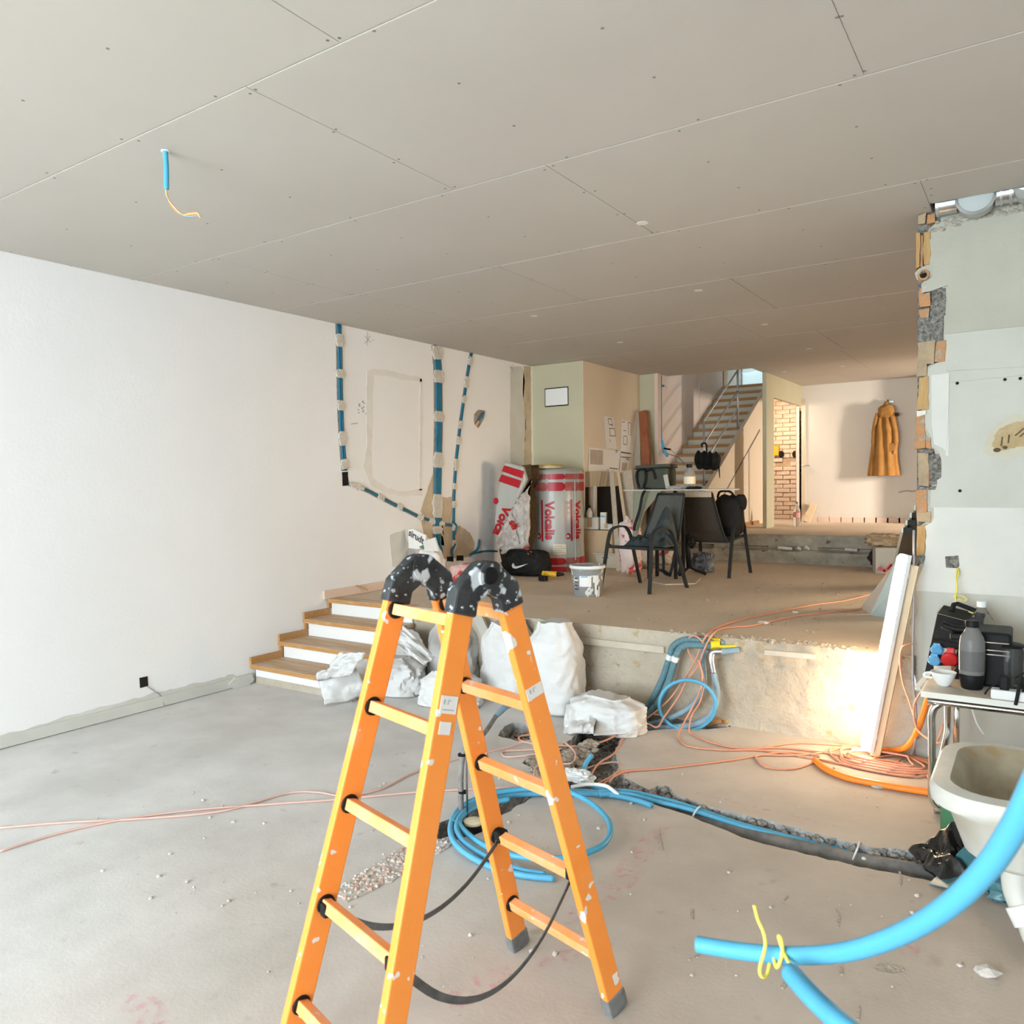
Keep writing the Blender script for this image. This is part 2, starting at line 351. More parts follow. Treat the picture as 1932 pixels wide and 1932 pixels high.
def put2d(bm, fn, sub=0):
    if sub: bmesh.ops.subdivide_edges(bm, edges=bm.edges[:], cuts=sub, use_grid_fill=True)
    bm.verts.index_update(); b = B(); b.add([fn(v.co.x, v.co.y) for v in bm.verts], [tuple(v.index for v in f.verts) for f in bm.faces]); bm.free(); return b
# ================================================================== THE SETTING
XL, ZC, ZP, ZU = -5.033, 2.91, .55, .88
YP, YR, XR = 4.68, 4.72, -.545
def inpoly(x, y, P):
    c = False; j = len(P) - 1
    for i in range(len(P)):
        if (P[i].y > y) != (P[j].y > y) and x < (P[j].x - P[i].x) * (y - P[i].y) / (P[j].y - P[i].y) + P[i].x: c = not c
        j = i
    return c
tr_px = [(1800, 1621), (1730, 1604), (1640, 1598), (1560, 1578), (1500, 1561), (1440, 1545), (1380, 1532), (1330, 1519), (1270, 1497), (1262, 1484), (1240, 1482), (1225, 1490), (1200, 1478), (1176, 1466), (1166, 1444), (1159, 1421), (1169, 1395), (1185, 1387), (1229, 1378), (1283, 1374), (1337, 1376), (1372, 1372), (1384, 1366)]
tr_px2 = [(1100, 1352), (1090, 1385), (1062, 1405), (1010, 1418), (985, 1440), (1020, 1458), (1040, 1472), (984, 1482), (930, 1505), (880, 1530), (846, 1546), (823, 1557), (818, 1580), (842, 1594), (877, 1579), (908, 1570), (952, 1535), (1011, 1500), (1120, 1502), (1208, 1504), (1221, 1514), (1290, 1535), (1340, 1555), (1400, 1580), (1440, 1592), (1520, 1612), (1600, 1630), (1720, 1655), (1800, 1671)]
T1 = [fl(*p) for p in tr_px]; T1.append(Vector((T1[-1].x, YP, 0))); T1.append(Vector((fl(1100, 1352).x, YP, 0)))
TR = T1 + [fl(*p) for p in tr_px2]
def rough_edge(P, step, j, hold=lambda a, b: False):
    out = []
    for i in range(len(P)):
        a, b = P[i], P[(i + 1) % len(P)]; out.append(a.copy())
        if hold(a, b): continue
        k = int((b - a).length / step)
        for q in range(1, k): p = a.lerp(b, q / k); out.append(Vector((p.x + random.uniform(-j, j), p.y + random.uniform(-j, j), 0)))
    return out
TR = rough_edge(TR, .035, .008, lambda a, b: a.y > YP - .001 and b.y > YP - .001)
H2 = rough_edge([fl(*p) for p in [(939, 1388), (952, 1370), (968, 1363), (990, 1366), (1004, 1380), (1000, 1396), (975, 1398)]], .04, .008)
outer = [Vector((XL, -4.6, 0)), Vector((3, -4.6, 0)), Vector((3, YR + .1, 0)), Vector((XR + .05, YR + .1, 0))]
def cdt_floor():
    vs = []; es = []
    for P in (outer + [Vector((XL, YR + .1, 0))], TR, H2):
        o = len(vs); vs += [Vector((p.x, p.y)) for p in P]; es += [(o + i, o + (i + 1) % len(P)) for i in range(len(P))]
    r = delaunay_2d_cdt(vs, es, [], 0, 1e-5); b = B(); fs = []
    for f in r[2]:
        cx = sum(r[0][i].x for i in f) / len(f); cy = sum(r[0][i].y for i in f) / len(f)
        if inpoly(cx, cy, TR) or inpoly(cx, cy, H2) or not inpoly(cx, cy, outer + [Vector((XL, YR + .1, 0))]): continue
        fs.append(tuple(f))
    b.add([(v.x, v.y, 0) for v in r[0]], fs)
    return b
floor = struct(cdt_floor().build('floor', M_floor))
for P in (TR, H2):                                           # broken sides of the cut
    b = B(); k = len(P); vs = []
    cx = sum(p.x for p in P) / k; cy = sum(p.y for p in P) / k
    for lev, jz in ((0, 0), (-.05, .016), (-.10, .02), (-.19, .02)):
        for p in P: vs.append((p.x + random.uniform(-jz, jz), p.y + random.uniform(-jz, jz), lev))
    b.add(vs, [(l * k + i, l * k + (i + 1) % k, (l + 1) * k + (i + 1) % k, (l + 1) * k + i) for l in range(3) for i in range(k)])
    b.build('cut_edge', M_gravel, floor)
def bedz(x, y): return -.115 + .05 * noise.noise(Vector((x * 7, y * 7, 0))) + .03 * noise.noise(Vector((x * 23, y * 23, 3)))
def bed(u, v):
    x = -3.2 + 3.4 * u; y = 2.2 + 2.6 * v
    return (x, y, min(bedz(x, y), -.03))
B().grid(bed, 150, 120).build('trench_bed', M_rub, floor, smooth=50)
def scatter(P, n, rmin, rmax, zf, keep=1.):
    b = B(); xs = [p.x for p in P]; ys = [p.y for p in P]; c = 0; tries = 0
    while c < n and tries < n * 40:
        tries += 1; x = random.uniform(min(xs), max(xs)); y = random.uniform(min(ys), max(ys))
        if inpoly(x, y, P): r = rmin + (rmax - rmin) * random.random() ** 2.5; b.rock((x, y, zf(x, y) + r * .25), r); c += 1
    return b
stuff(scatter(TR, 1500, .006, .03, lambda x, y: min(bedz(x, y), -.03)).build('trench_gravel', M_gravel, floor))
bank = B(); BK = [fl(*p) for p in tr_px[:15]]
for i in range(len(BK) - 1):
    for k in range(int((BK[i + 1] - BK[i]).length / .0035)):
        p = BK[i].lerp(BK[i + 1], random.random()); o_ = random.random(); rr_ = random.uniform(.006, .026)
        bank.rock((p.x + o_ * .02, p.y - .006 - o_ * .075, -.012 - o_ * .10), rr_, (1, 1, .8))
bank.cm = 0
stuff(bank.build('bank_stones', mat('bank_stone', (.40, .375, .34), (.17, .15, .13), 34, .95, .6, 60), floor))
stuff(scatter(H2, 160, .006, .024, lambda x, y: -.07).build('pit_gravel', M_rub, floor))
pile = [fl(*p) for p in [(985, 1452), (1000, 1425), (1050, 1412), (1100, 1410), (1130, 1404), (1120, 1425), (1080, 1446), (1040, 1468)]]
o = stuff(scatter(pile, 800, .006, .030, lambda x, y: -.05 + .07 * max(0, noise.noise(Vector((x * 5, y * 5, 1))) + .4)).build('rubble_heap', M_rub)); tag(o, 'heap of brown rubble dug out beside the trench behind the ladder', 'rubble')
pt = [fl(*p) for p in [(632, 1682), (678, 1649), (759, 1600), (800, 1588), (846, 1580), (846, 1600), (800, 1622), (751, 1655), (700, 1682), (655, 1703)]]
B().prism([p + Vector((0, 0, .001)) for p in rough_edge(pt, .03, .012)], (0, 0, .004)).build('rubble_patch', M_chip, floor)
stuff(scatter(pt, 330, .003, .013, lambda x, y: .002).build('brick_chips', M_brickchip, floor))
stuff(scatter(pt, 520, .003, .012, lambda x, y: .002).build('mortar_chips', M_chip, floor))
Fv = [fl(*p) for p in [(300, 1500), (1100, 1440), (1720, 1440), (1720, 1600), (1900, 1900), (600, 1900), (20, 1600)]]
stuff(scatter(Fv, 150, .003, .012, lambda x, y: .001).build('floor_debris', M_chip, floor))
for p, s_ in (((975, 1642), .030), ((1858, 1837), .035), ((1655, 1487), .022), ((1620, 1474), .012)):
    q = fl(*p); B().rock((q.x, q.y, .008), s_, (1.3, .7, .5)).build('plaster_flake', M_chip, floor)
# shallow chisel scars and sprayed layout marks on the slab
spm = bpy.data.materials.new('pink_spray'); spm.use_nodes = True; nt = spm.node_tree; bs = nt.nodes['Principled BSDF']
bs.inputs['Base Color'].default_value = (.95, .30, .42, 1); bs.inputs['Roughness'].default_value = .9
tc = nt.nodes.new('ShaderNodeTexCoord'); nz = nt.nodes.new('ShaderNodeTexNoise'); nz.inputs['Scale'].default_value = 34; nz.inputs['Detail'].default_value = 6
mr = nt.nodes.new('ShaderNodeMapRange'); mr.inputs[1].default_value = .48; mr.inputs[2].default_value = .80; mr.inputs[4].default_value = .5
nt.links.new(tc.outputs['Object'], nz.inputs['Vector']); nt.links.new(nz.outputs[0], mr.inputs[0]); nt.links.new(mr.outputs[0], bs.inputs['Alpha'])
def ell(c, a, b_, ang, n=18, z=.0015):
    return [(c[0] + a * math.cos(t) * math.cos(ang) - b_ * math.sin(t) * math.sin(ang), c[1] + a * math.cos(t) * math.sin(ang) + b_ * math.sin(t) * math.cos(ang), z) for t in [2 * PI * i / n for i in range(n)]]
for (a, b_, w) in (((1005, 1582), (1030, 1582), .025), ((1165, 1655), (1255, 1560), .05), ((1070, 1740), (1210, 1640), .05), ((840, 1900), (960, 1830), .05), ((1705, 1795), (1725, 1790), .03), ((1150, 1485), (1250, 1500), .03), ((1175, 1463), (1190, 1455), .03), ((245, 1880), (300, 1930), .05), ((1020, 1820), (1110, 1790), .03), ((1290, 1490), (1600, 1565), .012)):
    p, q = fl(*a), fl(*b_); d = q - p
    pl = B(); pl.add(ell((p + q) / 2, d.length / 2 + .02, w, math.atan2(d.y, d.x)), [tuple(range(18))]); pl.build('spray_mark', spm, floor)
M_scar = mat('slab_scar', (.50, .44, .37), (.44, .38, .32), 30, .95, .5, 60)
for pts, w in (([(1575, 1715), (1583, 1730), (1580, 1750)], .008), ([(1305, 1715), (1306, 1735)], .008), ([(1697, 1645), (1700, 1658), (1697, 1672)], .008), ([(1243, 1562), (1245, 1585), (1250, 1605)], .006), ([(1585, 1825), (1588, 1840)], .010), ([(1475, 1865), (1485, 1850)], .012), ([(1620, 1900), (1618, 1925)], .008), ([(1300, 1812), (1325, 1797)], .007), ([(1485, 1690), (1478, 1700)], .007)):
    P = [fl(*p) for p in pts]; B().ribbon([Vector((p.x, p.y, .0012)) for p in P], (1, .5, 0), w, .002).build('chisel_scar', M_scar, floor)
c = fl(1678, 1827); sc_ = B(); sc_.add(ell(c, .045, .022, .5), [tuple(range(18))]); sc_.build('chisel_scar', M_scar, floor)

# middle platform
def pface(u, v):
    x = -4.12 + (XR + 4.12) * u; z = ZP * v; n_ = .010 * noise.noise(Vector((x * 4, z * 9, 0))) + .006 * noise.noise(Vector((x * 15, z * 19, 5)))
    if z < .455: n_ += .018 + (.008 if z < .41 else 0)
    if -1.95 < x < -.7 and z > .40: n_ += .035 * max(0, noise.noise(Vector((x * 9, z * 12, 8))))
    return (x, YP + max(0, n_), z)
pl = B()
pl.add([(XL, YP, ZP), (-4.12, YP, ZP), (XR, YP, ZP), (3, YP + .28, ZP), (3, 9.3, ZP), (XL, 9.3, ZP), (XR, YP + .28, ZP)], [(0, 1, 2, 6, 3, 4, 5)])
plat = struct(pl.build('floor_platform', M_plat))
B().grid(lambda u, v: (pface(u, v)[0], pface(u, v)[1], pface(u, v)[2] - .0), 150, 30).build('platform_face', M_conc, plat, smooth=60)
edge = [Vector((-1.95, YP, 0)), Vector((-.75, YP, 0)), Vector((-.75, YP + .10, 0)), Vector((-1.3, YP + .13, 0)), Vector((-1.95, YP + .06, 0))]
stuff(scatter(edge, 260, .005, .024, lambda x, y: ZP - .006).build('broken_edge', M_conc, plat))
Pv = [fl(p[0], p[1], ZP) for p in [(1000, 1150), (1250, 1130), (1500, 1080), (1640, 1120), (1560, 1200), (1200, 1180)]]
stuff(scatter(Pv, 90, .004, .012, lambda x, y: ZP).build('platform_debris', M_rub, plat))
lb = B()
for p, s_, m in (((1440, 1177), .030, 0), ((1500, 1157), .018, 0)):
    q = fl(p[0], p[1], ZP); lb.rock((q.x, q.y, ZP + .008), s_, (1.4, .6, .5))
lb.build('plaster_flake', M_chip, plat)
# flat lath bedded in the broken platform edge
B().beam(wy(1445, 1229, YP + .01), wy(1540, 1238, YP + .01), (0, 0, 1), .028, .06).build('edge_lath', mat('lath', (.60, .545, .46), (.54, .49, .41), 9, .9), plat)
B().bb((-3.45, YP - .004, .408), (-1.98, YP + .02, .452)).build('screed_strip', mat('screed_strip', (.58, .52, .42), (.52, .46, .36), 6, .9, .2, 40), plat, bevel=.003)
# rear platform (higher)
def uface(u, v):
    x = -4.05 + 7.0 * u; z = ZP + (ZU - ZP) * v; n_ = .03 * noise.noise(Vector((x * 3, z * 8, 2))) + .015 * noise.noise(Vector((x * 11, z * 21, 5)))
    if z < ZP + .15: n_ -= .03
    if abs(z - ZP - .16) < .022 and noise.noise(Vector((x * 3, 1, 1))) > -.1: n_ += .05
    return (x, 9.24 + n_, z)
ub = B(); ub.add([(-4.05, 9.22, ZU), (3, 9.22, ZU), (3, 13.4, ZU), (-4.05, 13.4, ZU)], [(0, 1, 2, 3)])
upper = struct(ub.build('floor_rear', M_plat))
B().grid(uface, 140, 22).build('step_face', M_concd, upper, smooth=50)
for a, b_ in (((1468, 1033), (1495, 1035)), ((1505, 1033), (1512, 1036)), ((1520, 1031), (1528, 1036)), ((1594, 1036), (1618, 1038))):
    B().beam(wy(*a, 9.215), wy(*b_, 9.215), (0, 0, 1), .03, .02).build('white_fleck', M_chip, upper)

# walls
wl = struct(B().bb((XL - .2, -4.6, 0), (XL, 7.98, ZC + .2)).build('wall_left', M_wall))
struct(B().bb((XL - .2, 7.98, 0), (-4.355, 9.54, ZC)).build('wall_chimney', [M_green]))
B().bb((-4.356, 7.985, ZP), (-4.348, 9.54, ZC)).build('side_board', M_beige, bpy.data.objects['wall_chimney'])
struct(B().bb((XL - .2, 9.54, 0), (-4.10, 12.08, 4.6)).build('wall_stair', M_stairw))
B().bb((-4.36, 9.53, ZP), (-4.13, 9.541, ZC)).build('plaster_face', M_green, bpy.data.objects['wall_stair'])
struct(B().bb((-4.135, 9.515, ZP), (-4.085, 9.56, ZC)).build('trim_1', M_trim))
for y in (10.45, 11.04): B().bb((-4.101, y, 1.2), (-4.095, y + .012, 4.5)).build('panel_joint', M_riser, bpy.data.objects['wall_stair'])
# wall with the doorway to the brick room
XD, YB = -2.94, 12.2
wd_ = B(); d0 = wx(1460, 750, XD); DY0, DZ = d0.y, d0.z
wd_.bb((XD - .05, 10.36, ZU), (XD, DY0, 4.6)); wd_.bb((XD - .05, DY0, DZ), (XD, YB, 4.6))
struct(wd_.build('wall_corridor', M_green))
struct(B().bb((XD, YB, ZU - .3), (3, YB + .2, ZC + .1)).build('wall_back', M_backw))
bk = bpy.data.objects['wall_back']
for i in range(9):
    a = wy(1532 + i * 22, 989 + i * 1.3, YB - .006); B().box((a.x, YB - .008, ZU + .035), (.17, .016, .07)).build('bare_footing', M_trim, bk)
# brick room seen through the doorway
bwall = struct(B().bb((-4.05, 12.92, ZU - .1), (-2.7, 13.1, 2.89)).build('wall_brick_room', M_mor2))
struct(B().bb((XD - .02, YB + .2, ZU - .1), (-2.72, 12.95, 2.89)).build('wall_brick_side', M_mor2))
bm_ = B().box((0, 0, 0), (.205, .02, .058)).build('brick', M_bath, bwall); bm_.location = (-3.6, 12.912, ZU + .04)
bm2 = bm_.data.copy(); bm2.materials[0] = M_bath2
for r in range(28):
    for cidx in range(4):
        if r == 0 and cidx == 0: continue
        x = -3.62 + cidx * .222 + (.11 if r % 2 else 0)
        if x > -2.95: continue
        z = ZU + .04 + r * .07
        if (r in (12, 13) and cidx == 1): continue
        o = bm_.copy(); COL.objects.link(o); o.data = bm2 if random.random() < .33 else bm_.data; o.location = (x, 12.912 - random.uniform(0, .012), z + random.uniform(-.004, .004)); o.rotation_euler = (0, random.uniform(-.02, .02), 0)
B().bb((-3.19, 12.86, ZU), (-3.155, 12.92, 2.7)).build('pipe_chase', M_mor2, bwall)
for p in ((1474, 857), (1500, 857)):
    q = wy(*p, 12.88); B().sphere(q, .045, 10, 6, (1, .4, 1.3)).build('wall_hole', M_dark, bwall)
q = wy(1465, 850, 12.86); B().box(q, (.08, .06, .16)).build('junction_box', M_tool, bwall)
# open door leaf at the far jamb
dl = struct(B().beam((XD - .05, YB - .02, (ZU + DZ) / 2 + .02), (XD - .21, 12.86, (ZU + DZ) / 2 + .02), (0, 0, 1), DZ - ZU - .06, .04).build('door_1', M_backw))
hq = (XD + .012, YB - .06, 1.72)
B().tube([(XD + .0, YB - .012, 1.72), (XD + .05, YB - .03, 1.72), (XD + .12, YB - .03, 1.72)], .009, 8).build('door_handle', M_iron, dl)
struct(B().bb((XD, YB - .02, ZU), (XD + .06, YB, DZ + .1)).build('trim_2', M_stairs))

# right-hand pier wall with torn-off plaster: the block core first, then the plaster skin
wr = struct(B().bb((XR + .004, YR + .02, 0), (3, YR + .27, 3.1)).build('wall_right', M_mort))
edge_px = [(1775, 420), (1757, 438), (1754, 500), (1741, 506), (1733, 515), (1738, 526), (1748, 530), (1760, 520), (1748, 535), (1750, 552), (1768, 546), (1789, 539), (1787, 560), (1790, 566), (1788, 590), (1781, 598), (1780, 640), (1784, 648), (1785, 660), (1782, 682), (1765, 687), (1751, 695), (1749, 770), (1744, 784), (1742, 790), (1746, 800), (1756, 824), (1758, 842), (1772, 851), (1778, 870), (1777, 900), (1768, 906), (1769, 918), (1757, 924), (1756, 945), (1763, 975), (1759, 985), (1746, 992), (1748, 1030), (1746, 1048), (1744, 1066), (1734, 1090), (1729, 1112), (1733, 1132), (1727, 1180), (1731, 1215), (1729, 1250), (1736, 1290), (1728, 1340), (1728, 1430)]
EP = [wy(px, py, YR) for px, py in edge_px]
EP2 = []
for i in range(len(EP) - 1):
    EP2.append(EP[i]); k = max(1, int((EP[i + 1] - EP[i]).length / .025))
    for q in range(1, k): p = EP[i].lerp(EP[i + 1], q / k); EP2.append(Vector((p.x + random.uniform(-.005, .005), YR, p.z)))
EP2.append(EP[-1]); EP2[-1].z = 0; 
def strip_wall(lo, hi, m, th, name):
    pts = [p for p in EP2 if lo <= p.z <= hi]
    if not pts: return
    poly = [Vector((pts[0].x, YR - th, hi))] + [Vector((p.x, YR - th, p.z)) for p in pts] + [Vector((pts[-1].x, YR - th, lo)), Vector((3, YR - th, lo)), Vector((3, YR - th, hi))]
    return B().prism(poly, (0, th + .03, 0)).build(name, m, wr)
uc = [Vector((p.x - .018 - .020 * abs(noise.noise(Vector((p.z * 5, 1, 2)))), YR - .0025, p.z)) for p in EP2]
B().prism(uc + [Vector((0., YR - .0025, 0)), Vector((0., YR - .0025, 2.93))], (0, .02, 0)).build('undercoat', mat('undercoat', (.50, .475, .40), (.42, .395, .32), 12, .95, .4, 50), wr)
za = wy(1800, 629, YR).z; zb = wy(1800, 957, YR).z; zc_ = wy(1800, 1118, YR).z
strip_wall(za, 2.95, M_rw2, .012, 'plaster_band'); strip_wall(zb, za, M_rw, .006, 'plaster_band'); strip_wall(zc_, zb, M_rw3, .014, 'plaster_band'); strip_wall(0, zc_, M_rw, .006, 'plaster_band')
B().bb((wy(1785, 700, YR).x, YR - .008, wy(1785, 860, YR).z), (wy(1792, 700, YR).x - .003, YR, wy(1785, 705, YR).z)).build('plaster_lip', M_rw3, wr)
lipp = [wy(*p, YR - .010) for p in [(1757, 708), (1791, 704), (1789, 790), (1785, 852), (1778, 845), (1762, 838), (1758, 800), (1757, 740)]]
B().prism(lipp, (0, .008, 0)).build('white_skim', M_rw3, wr)
def brick(px0, py0, px1, py1, m, th=.03, jag=.006, nm='brick'):
    a = wy(px0, py0, YR); b_ = wy(px1, py1, YR); b = B()
    pts = []
    for (x, z) in ((a.x, a.z), (b_.x, a.z), (b_.x, b_.z), (a.x, b_.z)): pts.append(Vector((x + random.uniform(-jag, jag), YR - th + .02, z + random.uniform(-jag, jag))))
    return b.prism(rough_edge3(pts, .03, .003), (0, .05, 0)).build(nm, m, wr, bevel=.002)
def rough_edge3(P, step, j):
    out = []
    for i in range(len(P)):
        a, b = P[i], P[(i + 1) % len(P)]; out.append(a.copy()); k = int((b - a).length / step)
        for q in range(1, k): p = a.lerp(b, q / k); out.append(Vector((p.x + random.uniform(-j, j), p.y, p.z + random.uniform(-j, j))))
    return out
for t in ((1731, 406, 1746, 421, M_bt), (1748, 405, 1764, 420, M_bo), (1728, 441, 1737, 505, M_by), (1744, 439, 1754, 500, M_by), (1733, 545, 1741, 572, M_bo, .02), (1735, 556, 1756, 576, M_bo), (1735, 583, 1752, 600, M_bo), (1790, 544, 1814, 563, M_bo, .028), (1817, 548, 1828, 562, M_by, .026), (1731, 647, 1764, 686, M_bt, .035), (1765, 645, 1785, 682, M_bo, .03), (1729, 687, 1750, 709, M_bt, .035), (1733, 713, 1750, 774, M_by), (1727, 784, 1746, 846, M_bo), (1746, 827, 1757, 846, M_bo), (1733, 854, 1753, 917, M_bt), (1730, 924, 1751, 968, M_bo), (1730, 966, 1758, 985, M_bt, .028), (1731, 991, 1746, 1048, M_by)):
    brick(*t)
for t in ((1737, 443, 1744, 503, M_bo, .018), (1755, 545, 1788, 600, M_mort, .026, .012), (1733, 602, 1781, 644, M_mort, .034, .012), (1753, 856, 1777, 914, M_mort, .024, .01), (1731, 847, 1760, 853, M_mort, .03), (1731, 917, 1765, 923, M_mort, .03), (1732, 708, 1745, 713, M_mort), (1730, 1049, 1745, 1065, M_mort, .04), (1730, 776, 1748, 784, M_plaster, .036)): brick(*t, nm='mortar_joint')
q = wy(1743, 520, YR - .005); B().lathe([(.03, 0), (.028, .02), (.018, .022), (.012, -.01)], q, 14, Matrix.Rotation(PI / 2, 3, 'X')).build('pipe_sleeve', M_bo, wr)
B().sphere(wy(1743, 521, YR - .012), .018, 10, 6, (1, .6, 1)).build('sleeve_hole', M_dark, wr)
# broken top edge and roof void behind the ceiling edge
tb = []
for i in range(60):
    p = wy(1762 + i * 3.2, 426 - i * .70 + random.uniform(-6, 10), YR - .012); tb.append(p)
M_crumb = mat('crumb', (.46, .43, .36), (.30, .27, .21), 40, .95, .5, 60)
b = B()
for p in tb: b.rock(p, random.uniform(.008, .024), (1.2, .4, .7))
stuff(b.build('crumbled_plaster', M_crumb, wr))
vd_ = B(); vd_.bb((-.9, 4.45, 3.08), (3.2, 5.1, 3.2)); vd_.bb((-.9, 4.45, 2.972), (3.2, 4.5, 3.1)); vd_.bb((-.9, 4.45, 2.972), (-.6, 5.1, 3.1)); vd_.bb((3.0, 4.45, 2.9), (3.2, 5.1, 3.1))
struct(vd_.build('ceiling_void', mat('void_timber', (.12, .10, .08), (.07, .06, .05), 9, .95)))
# stained patch with two pipe mouths
sp_ = [wy(*p, YR - .0075) for p in [(1853, 852), (1858, 836), (1866, 818), (1880, 800), (1902, 786), (1925, 780), (1960, 786), (1972, 850), (1940, 856), (1915, 864), (1890, 866), (1868, 862)]]
B().prism(rough_edge3(sp_, .02, .004), (0, .003, 0)).build('damp_stain', mat('damp_stain', (.50, .46, .34), (.52, .50, .41), 9, .9), wr)
sp2 = [wy(*p, YR - .011) for p in [(1872, 842), (1876, 822), (1886, 808), (1905, 800), (1932, 794), (1962, 800), (1965, 842), (1932, 842), (1905, 846), (1888, 850)]]
B().prism(rough_edge3(sp2, .015, .005), (0, .004, 0)).build('rust_patch', mat('bare_patch', (.42, .31, .16), (.50, .40, .24), 12, .9, .4, 40), wr)
M_crack = mat('crack_brown', (.11, .075, .04), None, rough=.95)
for p, r_ in (((1881, 849), .014), ((1896, 844), .010)): B().sphere(wy(*p, YR - .012), r_, 12, 6, (1.2, .4, .8)).build('pipe_mouth', M_crack, wr)
for a, b_ in (((1891, 824), (1889, 842)), ((1904, 820), (1902, 836)), ((1915, 822), (1932, 808)), ((1924, 824), (1936, 814))): B().beam(wy(*a, YR - .0135), wy(*b_, YR - .0135), (0, 1, 0), .003, .006).build('crack', M_crack, wr)
for p in ((1806, 723), (1896, 716), (1925, 714), (1811, 926)): B().sphere(wy(*p, YR - .008), .008, 8, 5).build('drill_hole', M_dark, wr)
for ln in ((1785, 722, 1932, 708), (1785, 700, 1932, 692)):
    B().beam(wy(ln[0], ln[1], YR - .0065), wy(ln[2], ln[3], YR - .0065), (0, 0, 1), .003, .002).build('tile_line', M_rw2, wr)
# hole for a back box
hb = [wy(*p, YR - .016) for p in [(1783, 1050), (1808, 1048), (1810, 1068), (1806, 1072), (1785, 1071)]]
B().prism(hb, (0, .006, 0)).build('socket_hole', M_mort, wr)
struct(B().bb((3, -4.6, 0), (3.2, 13, 3.2)).build('wall_far_right', M_wall))
struct(B().bb((XL - .2, 13.2, 2.4), (3, 13.4, 4.6)).build('wall_landing', M_green))
struct(B().bb((-4.4, 9.5, 4.5), (-2.5, 13.4, 4.6)).build('ceiling_stairwell', M_ceil))
struct(B().bb((-4.12, 9.86, ZC + .012), (-2.9, 9.9, 4.6)).build('wall_stairwell_front', M_stairw))
# unseen pier added to cut the rear window light, then the rear side wall
struct(B().bb((-1.10, 11.80, ZU), (-.86, YB, ZC)).build('rear_light_blocker', M_backw))
sw = B(); sw.bb((1.85, 4.99, 0), (2.0, 6.0, 3.2)); sw.bb((1.85, 7.4, 0), (2.0, 9.9, 3.2)); sw.bb((1.85, 6.0, 0), (2.0, 7.4, .85)); sw.bb((1.85, 6.0, 2.05), (2.0, 7.4, 3.2)); sw.bb((1.85, 10.8, 0), (2.0, 12.4, 3.2)); sw.bb((1.85, 9.9, 0), (2.0, 10.8, 1.4)); sw.bb((1.85, 9.9, 2.5), (2.0, 10.8, 3.2))  # nearer opening is added to go with the side fill
struct(sw.build('wall_rear_side', M_backw))
# shop front behind the camera: piers around the big opening
sf = B(); sf.bb((XL - .2, -4.6, 0), (-4.85, -4.4, 3.2)); sf.bb((.15, -4.6, 0), (3.2, -4.4, 3.2)); sf.bb((-4.85, -4.6, 2.75), (.15, -4.4, 3.2))
struct(sf.build('wall_front', M_wall))

# ceiling boards, one by one
cl = B(); cl.bb((XL - .2, -4.6, ZC + .0045), (3.2, 4.58, ZC + .06)); cl.bb((XL - .2, 4.58, ZC + .0045), (-.47, 5.0, ZC + .06)); cl.bb((XL - .2, 5.0, ZC + .0045), (3.2, 9.88, ZC + .06)); cl.bb((-2.98, 9.88, ZC + .0045), (3.2, 13.2, ZC + .06))
ceil = struct(cl.build('ceiling', M_fill))
G = .0016
rows = [(-4.6, -2.6, [-4.0, -1.4, 1.2]), (-2.6, -.6, [-4.0, -1.4, 1.2]), (-.6, .60, [-2.9, -.4, 2.0]), (.60, 1.81, [-4.24, -1.84, .56]), (1.81, 3.0, [-2.31, -.51, 1.9]), (3.0, 4.19, [-4.18, -1.81, .6]), (4.19, 5.40, [-4.12, -2.9, -.47]), (5.40, 6.60, [-4.05, -1.78, .7]), (6.60, 7.81, [-2.25, .2]), (7.81, 9.03, [-3.9, -1.74, .7]), (9.03, 9.87, [-1.79, .6]), (9.87, 11.1, [-1.79, .6]), (11.1, YB, [-2.2, .3])]
scr = B()
for y0, y1, js in rows:
    xs = [XL] + js + [3.0]
    for i in range(len(xs) - 1):
        a, c_ = xs[i], xs[i + 1]; yy1 = y1
        if y0 == 4.19 and a >= -.48: yy1 = 4.58
        if y0 >= 9.8: a = max(a, XD - .04)
        if c_ - a < .05: continue
        B().bb((a + G, y0 + .004, ZC), (c_ - G, yy1 - .004, ZC + .0044)).build('plasterboard', M_ceil, ceil, bevel=.001)
        if y0 > -.7 and y0 < 9:
            nx = max(2, int((c_ - a) / .55))
            for ix in range(nx + 1):
                for iy in range(4):
                    x = a + .02 + (c_ - a - .04) * ix / nx + random.uniform(-.015, .015); y = y0 + .03 + (yy1 - y0 - .06) * iy / 3 + random.uniform(-.02, .02)
                    scr.lathe([(.0065, 0), (.0065, .004)], (x, y, ZC - .0006), 6)
stuff(scr.build('board_screws', M_screw, ceil))
B().bb((-.47, 5.0, ZC), (3, 5.4, ZC + .013)).build('plasterboard', M_ceil, ceil)
for p in [(1212, 421), (1318, 548), (1008, 596), (1443, 612), (1170, 646), (1526, 658), (1590, 691), (1480, 701)]:
    q = fl(p[0], p[1], ZC); B().lathe([(.032, 0), (.032, .004)], (q.x, q.y, ZC - .001), 16).build('spot_hole', M_paper, ceil)

